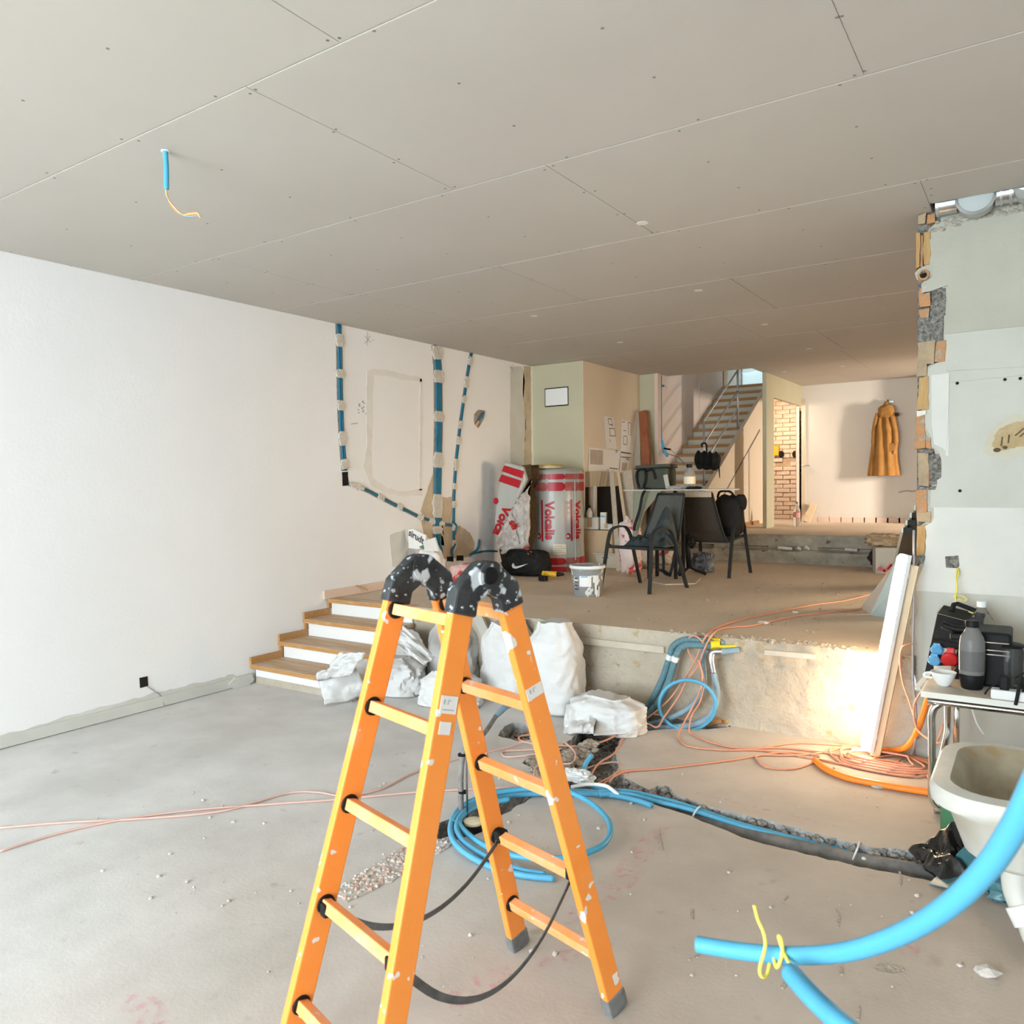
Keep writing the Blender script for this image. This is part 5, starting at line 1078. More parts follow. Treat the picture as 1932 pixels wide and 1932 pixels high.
# LED batten leaning at the pier
b0 = Vector((-.765, 4.55, .02)); b1 = Vector((-.585, 4.60, 1.115))
tl = thing('led_batten_lamp', 'glowing white LED tube lamp leaning on its timber batten against the wall end', 'lamp', b0)
axl = (b1 - b0).normalized(); sd = Vector((.83, .0, 0)); sd = (sd - axl * sd.dot(axl)).normalized()
nd = Vector((-.80, -.60, 0)); nd = (nd - axl * nd.dot(axl)).normalized(); td = axl.cross(nd)
hb_ = B(); vs = []; nn = 14
for q_, rr_ in ((b0 + axl * .02, .018), (b0 + axl * .04, .030), (b1 - axl * .03, .030), (b1 - axl * .010, .018)):
    for j in range(nn + 1): an = -2.0 + 4.0 * j / nn; vs.append(q_ + (nd * math.cos(an) + td * math.sin(an)) * rr_)
w_ = nn + 1; hb_.add(vs, [(i * w_ + j, i * w_ + j + 1, (i + 1) * w_ + j + 1, (i + 1) * w_ + j) for i in range(3) for j in range(nn)] + [tuple(range(w_)), tuple(3 * w_ + j for j in range(w_))])
hb_.build('diffuser', M_tube, tl, smooth=60)
B().beam(b0 + axl * .015 - nd * .018, b1 - axl * .008 - nd * .018, td, .058, .026).build('housing', M_white, tl, bevel=.003)
B().beam(b0 + sd * .045 + Vector((0, .03, -.01)), b1 + sd * .045 + Vector((0, .03, -.06)), sd, .05, .03).build('timber_batten', M_ply, tl, bevel=.003)
for q in (b0 + axl * .10, b1 - axl * .12): B().box(q + sd * .03 + Vector((0, .02, 0)), (.03, .03, .03)).build('clip', M_white, tl, bevel=.004)
# ================================================================== RUBBLE SACKS BY THE STEPS
def sack(label, px, py, w_, d_, h, seed, rot=0., tilt=0., neck=True, amp=.10, fold=.07, dz=0., top=.55):
    q = fl(px, py); t = thing('rubble_sack', label, 'sack', q, 0, 'white rubble sacks by the steps')
    M_ = Matrix.Rotation(rot, 3, 'Z') @ Matrix.Rotation(tilt, 3, 'Y')
    cx, cy_ = q.x, q.y + d_ * .45; n, m = 72, 46; vs = []; so = Vector((seed * 3.1, -seed * 1.7, seed * .9))
    for i in range(m + 1):
        f = i / m
        if f < .06: rad = .82 + .18 * math.sin(f / .06 * PI / 2)
        elif f < .72: rad = 1.0 - .08 * (f - .06)
        else: g = (f - .72) / .28; rad = .947 - (.947 - top) * (g * g * (3 - 2 * g))
        for j in range(n):
            th = 2 * PI * j / n; c_, s__ = math.cos(th), math.sin(th); e = .72
            x = math.copysign(abs(c_) ** e, c_) * rad; y = math.copysign(abs(s__) ** e, s__) * rad
            v = Vector((x, y, f * h / w_ * 2))
            k = amp * noise.noise(v * 1.6 + so) + fold * (.5 - abs(noise.noise(v * 2.6 + so)) * 2.4) * .8 + fold * .45 * (.5 - abs(noise.noise(v * 6.5 + so)) * 2.4)
            k += .05 * max(0, f - .55) * 2 * math.sin(9 * th + 4 * noise.noise(v * 1.2 + so))
            zz = f * h * (1 + .06 * noise.noise(Vector((c_ * 1.3, s__ * 1.3, seed)))) + k * .05
            p = Vector((x * (1 + k) * w_ / 2, y * (1 + k) * d_ / 2, zz - h / 2))
            p = M_ @ p; vs.append(p)
    lo = min(p.z for p in vs); vs = [(p.x + cx, p.y + cy_, max(.002, p.z - lo - .01)) for p in vs]
    b = B(); b.add(vs, [(i * n + j, i * n + (j + 1) % n, (i + 1) * n + (j + 1) % n, (i + 1) * n + j) for i in range(m) for j in range(n)] + [tuple(range(n - 1, -1, -1)), tuple(m * n + j for j in range(n))])
    b.build('sack_body', M_sack, t, smooth=50); return t
def flap(t, P, seed, amp=.03, nm='loose_flap'):
    A, Bq, C, D = [Vector(p) for p in P]
    def fn(u, v):
        p = A.lerp(Bq, u).lerp(D.lerp(C, u), v); n_ = amp * (noise.noise(Vector((u * 3 + seed, v * 3, 0))) + .6 * abs(noise.noise(Vector((u * 7, v * 6, seed)))))
        return (p.x + n_ * .4, p.y - n_, max(p.z + n_ * .6, .004))
    B().grid(fn, 20, 16).build(nm, M_sack, t, smooth=45, solid=.004)
s1 = sack('white rubble sack lying flat in front of the steps, farthest left', 705, 1312, .62, .34, .27, 1, .15, 0, fold=.10)
flap(s1, [fl(613, 1334) + Vector((0, 0, .01)), fl(700, 1318) + Vector((0, -.02, .02)), wy(668, 1250, 3.74), wy(597, 1270, 3.70)], 3, .05)
flap(s1, [wy(600, 1285, 3.66), wy(660, 1275, 3.70), wy(690, 1232, 3.74), wy(640, 1232, 3.74)], 6, .05)
s2 = sack('white sack slumped behind the left ladder legs, folded over sideways', 740, 1300, .40, .30, .34, 2, -.2, .5, fold=.08)
flap(s2, [wy(745, 1215, 4.1), wy(800, 1255, 4.05), wy(822, 1240, 4.15), wy(760, 1180, 4.2)], 9, .05)
sack('tall white sack standing behind the middle ladder rail', 835, 1298, .40, .32, .50, 3, .1, 0, fold=.05)
s4 = sack('rounded white sack showing between the two right ladder rails', 940, 1325, .42, .32, .54, 4, -.1, 0, fold=.05)
s5 = sack('tallest white sack, straight-sided, with a green board offcut sticking out', 1028, 1350, .38, .32, .60, 5, .05, 0, amp=.07, fold=.05)
s6 = sack('small white sack in front, low and spread behind the ladder', 830, 1338, .44, .26, .24, 8, .2, 0, fold=.10)
s7 = sack('cream torn sack lying on the trench edge, farthest right', 1128, 1384, .50, .30, .21, 7, -.1, 0, fold=.08)
flap(s7, [wy(1062, 1385, 4.05), wy(1120, 1385, 4.0), wy(1128, 1328, 4.25), wy(1068, 1330, 4.25)], 4, .06)
flap(s7, [wy(1128, 1330, 4.25), wy(1185, 1340, 4.25), wy(1184, 1385, 4.15), wy(1120, 1388, 4.05)], 7, .02)
lean('green-faced plasterboard strip poking out of the tallest sack', wy(1004, 1245, 4.50), wy(1027, 1170, 4.58), (1, 0, .25), .11, .02, mat('green_board', (.33, .36, .25), None, rough=.85), 'board_offcut', 'board')
lean('pale moulding offcut poking up behind the rounded sack', wy(925, 1212, 4.50), wy(900, 1160, 4.62), (1, 0, .5), .075, .03, M_dust, 'board_offcut', 'board')
lean('short beige offcut lying across the rounded sack top', wy(928, 1185, 4.60), wy(948, 1176, 4.62), (0, 0, 1), .06, .02, M_plaster, 'board_offcut', 'board')
# ================================================================== PIPES AND CABLES AT THE PLATFORM FACE
def ptube(label, name, cat, pts, r, m, per=7, n=10, group=None, extra=None):
    P = [p if isinstance(p, Vector) else Vector(p) for p in pts]; t = thing(name, label, cat, P[-1], 0, group)
    B().tube(cr(P, per), r, n).build(name.split('_')[-1], m, t, smooth=True)
    return t
Yf = YP - .045
a1 = ptube('teal insulated pipe, outer of the two bending down the platform face', 'insulated_pipe', 'pipe', [wy(1350, 1213, Yf + .05), wy(1318, 1208, Yf), wy(1290, 1208, Yf), wy(1270, 1220, Yf), wy(1262, 1245, Yf), wy(1250, 1280, Yf), wy(1230, 1320, Yf), wy(1205, 1347, Yf), wy(1188, 1358, Yf - .05), wy(1160, 1372, Yf - .1)], .021, M_teal, group='teal insulated pipes')
a2 = ptube('teal insulated pipe, inner of the two bending down the platform face', 'insulated_pipe', 'pipe', [wy(1350, 1218, Yf + .02), wy(1318, 1217, Yf - .02), wy(1295, 1217, Yf - .03), wy(1280, 1228, Yf - .03), wy(1272, 1250, Yf - .03), wy(1260, 1290, Yf - .03), wy(1240, 1328, Yf - .04), wy(1215, 1352, Yf - .06), wy(1195, 1365, Yf - .1), wy(1165, 1380, Yf - .15)], .021, M_teal, group='teal insulated pipes')
for tt, px, py, y in ((a1, 1263.5, 1240, Yf), (a2, 1274, 1243, Yf - .03)):
    q = wy(px, py, y); B().cyl(q + Vector((.006, 0, .016)), q - Vector((.006, 0, .016)), .024, .024, 14).build('tape_band', M_bwhite, tt, smooth=40)
p3 = ptube('slate blue pipe with silver elbow curving from the platform top to the trench', 'heating_pipe', 'pipe', [wy(1395, 1226, Yf + .03), wy(1365, 1229, Yf), wy(1345, 1232, Yf - .01), wy(1343, 1250, Yf - .02), wy(1349, 1280, Yf - .02), wy(1353, 1310, Yf - .03), wy(1348, 1335, Yf - .06), wy(1330, 1358, Yf - .1), wy(1290, 1370, Yf - .12), wy(1240, 1374, Yf - .12), wy(1195, 1378, Yf - .12)], .019, M_slate)
B().tube(cr([wy(1362, 1229, Yf - .0), wy(1345, 1231, Yf - .012), wy(1342, 1246, Yf - .022), wy(1346, 1270, Yf - .022)], 6), .0215, 10).build('elbow', M_steel, p3, smooth=True)
ptube('second slate pipe hidden behind, dropping from the yellow tape to the floor', 'heating_pipe', 'pipe', [wy(1335, 1226, Yf + .02), wy(1326, 1236, Yf + .01), wy(1327, 1260, Yf + .01), wy(1328, 1285, Yf + .01), wy(1322, 1310, Yf - .01), wy(1300, 1335, Yf - .05), wy(1270, 1352, Yf - .08), wy(1230, 1366, Yf - .08), wy(1195, 1372, Yf - .09)], .018, M_slate)
t = thing('tape_wrapped_joint', 'yellow tape wrapped round grey pipe ends on the platform edge', 'pipe joint', wy(1360, 1215, Yf))
B().cyl(wy(1335, 1211, Yf + .045), wy(1360, 1211, Yf + .06), .025, .025, 12).build('tape', M_yellow, t, smooth=40); B().cyl(wy(1330, 1221, Yf), wy(1390, 1220, Yf + .05), .012, .012, 10).build('tape', M_yellow, t, smooth=40); B().cyl(wy(1340, 1217, Yf + .0), wy(1356, 1216, Yf + .03), .026, .026, 12).build('tape', M_yellow, t, smooth=40)
B().cyl(wy(1358, 1213, Yf + .05), wy(1378, 1213, Yf + .1), .020, .020, 12).build('pipe_end', M_slate, t, smooth=40); B().cyl(wy(1370, 1208, Yf + .1), wy(1387, 1208, Yf + .12), .014, .012, 10).build('pipe_end', M_slate, t, smooth=40)
lp = []
for i in range(26):
    an = -1.9 + 2 * PI * i / 25; lp.append(wy(1297 + 53 * math.cos(an), 1330 - 47 * math.sin(an), Yf - .10 - .0016 * i))
ptube('blue conduit looped in a ring hanging before the pipes', 'conduit_loop', 'conduit', lp + [wy(1262, 1382, Yf - .15), wy(1230, 1384, Yf - .17), wy(1185, 1392, Yf - .2)], .011, M_blue, 3)
def onf(pts, z=.006): return [fl(x, y, z) if len(pp) < 3 else fl(x, y, pp[2]) for pp in pts for x, y in (pp[:2],)]
def cable(label, pts, r=.0055, m=M_cable, nm='power_cable', group='orange cables', z=.007, per=7):
    P = []
    for p in pts:
        if isinstance(p, Vector): P.append(p)
        elif len(p) == 2: P.append(fl(p[0], p[1], z))
        else: P.append(wy(p[0], p[1], p[2]) if p[2] > 2 else fl(p[0], p[1], p[2]))
    o = B().tube(cr(P, per), r, 7).build(nm, m, None, smooth=True); return tag(o, label, 'cable', group)
Yc = YP - .06
cable('orange cable crossing the platform top, farther of the two', [(1640, 1122, ZP + .008), (1590, 1134, ZP + .008), (1530, 1142, ZP + .008), (1450, 1158, ZP + .008), (1395, 1170, ZP + .008), (1352, 1184, ZP + .01), (1335, 1196, Yc), (1322, 1220, Yc), (1310, 1250, Yc), (1290, 1282, Yc), (1262, 1320, Yc - .05), (1225, 1352, Yc - .12), (1190, 1372, 4.35), (1140, 1398, .03), (1090, 1408, .02), (1020, 1402, .01), (985, 1398), (980, 1390), (1000, 1386)])
cable('orange cable crossing the platform top, nearer of the two', [(1628, 1148, ZP + .008), (1560, 1155, ZP + .008), (1490, 1164, ZP + .008), (1420, 1180, ZP + .008), (1365, 1185, ZP + .01), (1345, 1196, Yc - .01), (1330, 1222, Yc - .01), (1318, 1255, Yc - .02), (1295, 1285, Yc - .04), (1280, 1315, Yc - .08), (1255, 1350, Yc - .14), (1240, 1372, 4.40), (1222, 1366, 4.38), (1195, 1368, 4.32), (1180, 1385, 4.2), (1160, 1420, .0), (1130, 1440, .01), (1115, 1465, -.01), (1120, 1480, -.01), (1145, 1470, .0), (1175, 1455), (1250, 1450), (1380, 1434)])
cable('orange cable loop rising behind the blue ring at the platform edge', [(1325, 1210, Yc), (1312, 1200, Yc), (1300, 1204, Yc), (1298, 1225, Yc), (1308, 1245, Yc), (1322, 1262, Yc - .02), (1328, 1290, Yc - .05), (1320, 1325, Yc - .08), (1305, 1350, Yc - .12), (1300, 1375, 4.42), (1305, 1385), (1340, 1400), (1395, 1412), (1470, 1411), (1540, 1418), (1620, 1430), (1690, 1438), (1740, 1455), (1755, 1475)])
cable('orange cable lying from the pipes to the coil under the lamp', [(1318, 1245, Yc - .04), (1325, 1275, Yc - .06), (1318, 1310, Yc - .1), (1295, 1355, Yc - .14), (1282, 1380, 4.36), (1280, 1393), (1300, 1408), (1360, 1415), (1440, 1416), (1540, 1432), (1600, 1444), (1680, 1460), (1725, 1462), (1740, 1440), (1715, 1425), (1660, 1428), (1620, 1440)])
cable('orange cable in wide flat rings on the floor under the lamp, outer ring', [(1440, 1410), (1500, 1402), (1560, 1404), (1590, 1408), (1560, 1418), (1500, 1425), (1432, 1425), (1430, 1435), (1450, 1448), (1500, 1450), (1540, 1435), (1540, 1425), (1470, 1420), (1380, 1434), (1250, 1450), (1180, 1456), (1140, 1478, .0)])
for i in range(5):
    ca = fl(1668, 1440); rr = .26 - .03 * i; P = []
    for k in range(15): an = 2 * PI * k / 14 + i; P.append(Vector((ca.x + (rr + .03 * math.sin(3 * an + i)) * math.cos(an) * 1.05, ca.y + (rr * .75 + .02 * math.cos(2 * an)) * math.sin(an), .008 + .006 * i)))
    o = B().tube(cr(P, 4), .0055, 7).build('power_cable', M_cable, None, smooth=True); tag(o, ('outermost', 'second', 'third', 'fourth', 'innermost')[i] + ' loose orange cable ring in the heap at the LED lamp foot', 'cable', 'orange cable rings under the lamp')
cable('thick orange conduit lying in a long curve on the floor below the lamp', [(1537, 1434), (1560, 1452), (1600, 1468), (1660, 1480), (1720, 1490), (1780, 1498), (1850, 1500)], .017, M_cableo, 'orange_conduit', None, .017)
cable('thick orange conduit rising from the floor behind the chrome table leg', [(1658, 1416), (1685, 1416), (1712, 1408, 4.55), (1730, 1380, 4.5), (1742, 1345, 4.5), (1752, 1312, 4.50)], .016, M_cableo, 'orange_conduit', None, .02)
cable('grey cable looping from the wall end down to the floor heap', [(1724, 1000, 4.62), (1724, 1130, 4.62), (1722, 1270, 4.62), (1728, 1340, 4.60), (1727, 1395, 4.5), (1715, 1430), (1680, 1455), (1640, 1452), (1600, 1432), (1588, 1420)], .0065, M_wgrey, 'grey_cable', None)
cable('orange cable drooping beside the wall end above the lamp foot', [(1720, 1215, 4.60), (1702, 1222, 4.55), (1698, 1250, 4.55), (1704, 1290, 4.55), (1718, 1330, 4.52), (1728, 1370, 4.5), (1724, 1410), (1690, 1440)], .0055)
cable('orange cable pair dropping from the low table corner', [(1742, 1300, 4.3), (1725, 1330, 4.4), (1728, 1370, 4.45), (1745, 1390, 4.4), (1770, 1402, 4.3), (1790, 1395, 4.3)], .0055)
cable('orange cable behind the chrome legs running up to the table', [(1798, 1322, 4.45), (1785, 1350, 4.5), (1770, 1395, 4.45), (1750, 1420), (1730, 1430)], .005)
cable('thin pink cable crossing the open floor, upper of two', [(0, 1562), (120, 1552), (260, 1545), (420, 1530), (540, 1497), (600, 1495), (650, 1502), (720, 1488), (780, 1458), (860, 1432), (960, 1410), (985, 1400, .02), (1010, 1405, .03), (1020, 1412, .02), (990, 1415, .01), (950, 1418), (955, 1428), (1000, 1424, .02), (1060, 1412, .03)], .005, M_cablep)
cable('thin pink cable crossing the open floor, lower of two', [(0, 1606), (100, 1575), (210, 1550), (350, 1530), (500, 1518), (640, 1508), (780, 1495), (900, 1488), (1000, 1482, .01), (1060, 1470, .0), (1120, 1445, .0), (1165, 1438, .0), (1168, 1450, .0), (1150, 1475, .01)], .005, M_cablep)
cable('short pink cable tangle over the rubble heap', [(1065, 1400, .04), (1085, 1420, .03), (1078, 1440, .03), (1040, 1440, .02), (1015, 1445, .02), (1008, 1460, .02), (1018, 1472, .01), (1060, 1455, .01), (1110, 1448, .0)], .005, M_cablep)
# trench pipes
ptube('dark grey drain pipe lying in the narrow trench', 'drain_pipe', 'pipe', [fl(1226, 1518, -.06), fl(1300, 1540, -.06), fl(1400, 1575, -.06), fl(1500, 1602, -.06), fl(1620, 1628, -.06), fl(1740, 1650, -.05), fl(1790, 1662, -.05)], .042, M_gpipe)
pc_ = bpy.data.objects['drain_pipe']; q = fl(1346, 1553, -.06); d = (fl(1360, 1558, -.06) - q).normalized()
B().cyl(q - d * .014, q + d * .014, .048, .048, 18).build('clamp', M_steel, pc_, smooth=40)
for px, py in ((1314, 1542), (1619, 1612)):
    q = fl(px, py, -.03); B().tube(cr([q + Vector((-.02, -.05, -.03)), q + Vector((0, -.02, .03)), q + Vector((.0, .05, .03)), q + Vector((.01, .08, -.03))], 5), .004, 6).build('cable_tie', M_bwhite, pc_)
for i, (oy, lab) in enumerate(((0, 'upper'), (5, 'lower'))):
    ptube(f'blue conduit running along the trench beside the drain pipe, {lab} of two', 'trench_conduit', 'conduit', [fl(1130, 1495 + oy, .02), fl(1180, 1493 + oy, .02), fl(1240, 1505 + oy * 1.5, .0), fl(1300, 1522 + oy, -.01), fl(1400, 1556 + oy * .5, -.02), fl(1500, 1582 + oy * .5, -.03), fl(1600, 1606 + oy * .4, -.04), fl(1730, 1630, -.05)], .012, M_blue, group='trench conduits')
ptube('blue conduit standing up from the rubble pit', 'pit_conduit', 'conduit', [fl(1116, 1425, .06), fl(1106, 1440, .03), fl(1102, 1455, .0), fl(1108, 1472, -.02), fl(1125, 1486, .0), fl(1150, 1493, .01)], .013, M_blue)
ptube('white flat cable lying over the blue hoses at the pit', 'white_cable', 'cable', [fl(1078, 1485, .03), fl(1110, 1480, .03), fl(1140, 1482, .05), fl(1155, 1490, .04), fl(1172, 1505, .012)], .009, M_bwhite)
t = thing('plastic_scrap', 'scrap of clear white plastic lying on the rubble pit edge', 'scrap', fl(1085, 1470)); q = fl(1090, 1472, .0); B().blob((q.x, q.y, .02), (.16, .08, .06), 4, .3, 2.4, fold=.2).build('film', M_bwhite, t, smooth=40)
t = thing('brick_piece', 'orange broken brick piece at the foot of the platform face', 'brick', fl(1340, 1368)); q = fl(1345, 1369, 0); B().rock((q.x, q.y + .02, .02), .05, (1.4, .7, .6)).build('brick', M_bo, t); q = fl(1362, 1369, 0); B().rock((q.x, q.y + .03, .015), .035, (1.4, .7, .6)).build('chunk', M_by, t)
# blue hose coil round the ladder
coil = thing('hose_coil', 'coil of blue corrugated conduit lying around the ladder foot', 'conduit', fl(1000, 1575))
CI = [(1045, 1657), (980, 1650), (910, 1628), (862, 1595), (850, 1560), (868, 1525), (915, 1502), (985, 1493), (1060, 1492), (1130, 1495)]
CJ = [(1028, 1650), (975, 1640), (915, 1615), (872, 1585), (862, 1555), (885, 1525), (940, 1505), (1000, 1498), (1080, 1496), (1150, 1500), (1200, 1510), (1230, 1520)]
CK = [(855, 1552), (862, 1540), (885, 1518), (930, 1497), (1000, 1488), (1060, 1490), (1110, 1512), (1142, 1540), (1152, 1565), (1142, 1590), (1115, 1606), (1070, 1618), (1020, 1620), (960, 1612), (905, 1590), (870, 1560), (872, 1540), (905, 1520), (960, 1508)]
for i, (C_, z) in enumerate(((CI, .014), (CJ, .016), (CK, .035))):
    B().tube(cr([fl(x, y, z + (.02 if k in (3, 4, 5) else 0)) for k, (x, y) in enumerate(C_)], 8), .0125, 10).build('hose', M_blueb if i == 2 else M_blue, coil, smooth=True)
# stub pipe group by the coil
st = thing('stub_pipe', 'black stub pipe tied to a steel rod standing in the small pit', 'pipe', fl(873, 1575))
q0 = fl(872, 1572, -.06); 
B().tube(cr([q0, Vector((q0.x - .012, q0.y + .01, .12)), Vector((q0.x - .01, q0.y + .02, .26)), Vector((q0.x + .02, q0.y + .03, .36)), Vector((q0.x + .035, q0.y + .04, .44))], 6), .013, 10).build('pipe', M_gpipe, st, smooth=True)
B().tube([q0 + Vector((.03, 0, 0)), Vector((q0.x + .02, q0.y + .015, .38)), Vector((q0.x + .03, q0.y + .02, .425))], .0045, 8).build('steel_rod', M_steel, st, smooth=True)
for z in (.12, .29): B().cyl((q0.x - .002, q0.y + .012, z), (q0.x - .002, q0.y + .012, z + .008), .02, .02, 12).build('tie', M_black, st)
ptube('dark grey pipe with grey coupling lying behind the ladder toward the sacks', 'loose_pipe', 'pipe', [fl(935, 1352, .06), fl(918, 1378, .05), fl(900, 1400, .05), fl(888, 1420, .08)], .014, M_gpipe)
lpq = bpy.data.objects['loose_pipe']; B().cyl(fl(935, 1352, .06), fl(955, 1332, .09), .016, .022, 12).build('coupling', M_slate, lpq, smooth=40); B().cyl(fl(955, 1332, .09), fl(962, 1330, .09), .02, .02, 12).build('brass_end', M_copper, lpq, smooth=40)
q = fl(893, 1562, 0); t = thing('floor_drain', 'black drain socket with a yellow cap in the small pit', 'drain', q)
B().lathe([(.045, -.10), (.045, .0), (.052, .0), (.052, .02), (.045, .022)], (q.x, q.y, 0), 20).build('socket', M_black, t, smooth=40); B().lathe([(.043, .02), (.043, .032), (.038, .035)], (q.x, q.y, 0), 20).build('cap', M_lid, t, smooth=40)
# ================================================================== LOW TABLE AT THE RIGHT WALL
TT = .552
lt = thing('low_table', 'low laminate table on bent chrome legs against the right wall', 'table', (.2, 4.2, 0))
B().bb((-.425, 3.925, TT - .026), (1.3, 4.56, TT)).build('table_top', M_tabtop, lt, bevel=.003)
B().bb((-.427, 3.922, TT - .027), (1.3, 3.93, TT - .001)).build('edge_band', M_tabedge, lt); B().bb((-.43, 3.93, TT - .027), (-.422, 4.56, TT - .001)).build('edge_band', M_tabedge, lt)
def frame(y, x0=-.385, x1=1.25, r=.0155):
    z1 = TT - .045; return cr([(x1, y, z1), (x0 + .12, y, z1), (x0 + .03, y, z1 - .012), (x0, y, z1 - .06), (x0, y, z1 - .15), (x0, y, .2), (x0, y, .08), (x0 + .012, y, .04), (x0 + .05, y, .018), (x0 + .15, y, .016), (x1, y, .016)], 6)
B().tube(frame(3.945), .0155, 12).build('leg_frame', M_chrome, lt, smooth=True)
B().tube([(-.345, 4.2, TT - .03), (-.345, 4.2, .30), (-.36, 4.10, .20), (-.375, 3.98, .12)], .015, 12).build('brace', M_chrome, lt, smooth=True)
B().tube([(-.33, 4.5, TT - .03), (-.33, 4.5, .01)], .015, 12).build('leg', M_chrome, lt, smooth=True); B().tube([(1.2, 4.5, TT - .03), (1.2, 4.5, .01)], .015, 12).build('leg', M_chrome, lt, smooth=True)
# power distribution box, leaning on the wall
pb_ = thing('power_box', 'black site power box with blue and red sockets leaning on the right wall', 'power box', (-.25, 4.48, TT))
def PB(px, py, off=0.):                       # a point on the tilted front face
    a = wy(px, py, 4.40); z = a.z; f = (z - TT) / .55; return wy(px, py, 4.36 + .26 * f - off)
fp = [PB(1742, 1278), PB(1768, 1156), PB(1846, 1176), PB(1832, 1290)]
bk_ = Vector((.02, .10, .03))
B().prism(fp, bk_).build('case', mat('box_black', (.013, .013, .012), (.026, .026, .024), 14, .55, spec=.2), pb_, bevel=.006)
B().prism([PB(1766, 1157, .004), PB(1773, 1148, -.06), PB(1850, 1166, -.06), PB(1846, 1178, .004)], (.0, .02, .004)).build('dusty_top', M_dust, pb_)
B().tube([PB(1795, 1153, -.04), PB(1800, 1140, -.04), PB(1806, 1139, -.04), PB(1840, 1152, -.04), PB(1842, 1162, -.04)], .012, 8).build('handle', M_blackm, pb_, smooth=40)
B().beam(PB(1760, 1205, .006), PB(1838, 1220, .006), (0, 1, .4), .006, .008).build('seam', M_dark, pb_)
for px, py in ((1768, 1225), (1763, 1245)):
    q = PB(px, py, .012); s_ = B().lathe([(.030, 0), (.030, .012), (.024, .018)], q, 8, Matrix.Rotation(PI / 2 + .35, 3, 'X')); so = s_.build('socket', M_lblue, pb_, smooth=30)
    B().box(q + Vector((0, -.012, .026)), (.03, .014, .012)).build('hinge', M_lblue, so)
B().prism([PB(1779, 1222, .004), PB(1806, 1226, .004), PB(1802, 1252, .004), PB(1775, 1249, .004)], (0, -.005, -.002)).build('plate', M_pvc, pb_)
q = PB(1792, 1242, .012); so = B().lathe([(.038, 0), (.038, .02), (.030, .028)], q, 16, Matrix.Rotation(PI / 2 + .35, 3, 'X')).build('socket', M_sred, pb_, smooth=40); B().box(q + Vector((.005, -.016, .042)), (.034, .02, .026)).build('hinge', M_sred, so, bevel=.004)
for px, py in ((1744, 1264), (1754, 1219)): B().sphere(PB(px, py, .004), .004, 8, 5).build('screw', M_steel, pb_)
# yellow cord tying the box to the wall
yc = thing('tied_rope', 'yellow cord tied from the wall socket hole to the power box handle', 'cord', wy(1805, 1120, 4.66))
B().tube(cr([wy(1806, 1072, 4.69), wy(1804, 1090, 4.66), wy(1806, 1110, 4.64), wy(1803, 1128, 4.6), wy(1805, 1142, 4.56)], 6), .004, 6).build('cord', M_ycord, yc, smooth=True); B().tube(cr([wy(1807, 1072, 4.69), wy(1809, 1082, 4.67), wy(1805, 1095, 4.66), wy(1804, 1120, 4.64), wy(1800, 1126, 4.62), wy(1812, 1124, 4.62), wy(1824, 1130, 4.62), wy(1818, 1135, 4.62), wy(1806, 1126, 4.62)], 6), .0035, 6).build('cord_tail', M_ycord, yc, smooth=True)
B().sphere(wy(1804, 1126, 4.62), .011, 10, 6).build('knot', M_ycord, yc, smooth=True)
B().tube(cr([wy(1828, 1154, 4.55), wy(1836, 1157, 4.53), wy(1842, 1156, 4.53), wy(1839, 1164, 4.53)], 5), .004, 6).build('cord_tail', M_ycord, yc, smooth=True)
# water canister
q = wy(1851, 1200, 4.50); t = thing('water_canister', 'clear plastic water bottle with pale cap behind the coffee machine', 'bottle', (q.x, 4.52, TT))
B().lathe([(.055, 0), (.06, .01), (.062, .20), (.060, .225), (.05, .255), (.022, .30), (.018, .315)], (q.x, 4.52, TT + .0), 20).build('body', M_glass, t, smooth=40); B().lathe([(.021, .312), (.021, .34)], (q.x, 4.52, TT), 14).build('cap', M_bwhite, t, smooth=40)
# white bowl cup with saucer handle and sachet
q = fl(1779, 1296, TT + .0); cu = thing('white_bowl', 'small white bowl with an ear handle on the low table corner', 'bowl', (q.x + .0, q.y + .03, TT))
B().lathe([(.024, 0), (.027, .004), (.042, .028), (.052, .058), (.054, .064), (.050, .064), (.040, .03), (.02, .01)], (q.x, q.y + .03, TT), 28).build('body', M_bwhite, cu, smooth=60)
B().tube(cr([(q.x - .05, q.y + .03, TT + .055), (q.x - .076, q.y + .02, TT + .05), (q.x - .075, q.y + .02, TT + .035), (q.x - .045, q.y + .03, TT + .03)], 6), .006, 8).build('handle', M_bwhite, cu, smooth=True)
t = thing('paper_sachet', 'thin white sachet hanging over the low table corner', 'sachet', fl(1748, 1275, TT)); P = [fl(1755, 1270, TT + .003), fl(1748, 1276, TT + .004), fl(1741, 1292, TT + .0) + Vector((-.02, -.01, -.01)), wy(1734, 1302, 4.0)]
B().ribbon(cr(P, 5), (.8, .6, 0), .022, .003).build('sachet', M_bwhite, t)
# soda bottle
q = fl(1832, 1303, TT); q.y += .05; sd_ = thing('soda_bottle', 'tall grey carbonation bottle with black base and cap on the low table', 'bottle', q)
B().lathe([(.044, .062), (.050, .066), (.052, .09), (.052, .205), (.047, .235), (.032, .262), (.024, .275), (.024, .285)], q, 28).build('body', mat('smoke_bottle', (.33, .325, .31), None, rough=.15, trans=.45, ior=1.2), sd_, smooth=40)
B().lathe([(.053, .085), (.0535, .175)], q, 28, caps=False).build('label_zone', mat('smoke_dark', (.13, .13, .125), None, rough=.2), sd_, smooth=40)
B().lathe([(.040, 0), (.044, .006), (.052, .062), (.05, .068)], q, 28).build('base', M_black, sd_, smooth=40); B().lathe([(.028, .28), (.029, .305), (.026, .31)], q, 20).build('cap', M_black, sd_, smooth=40)
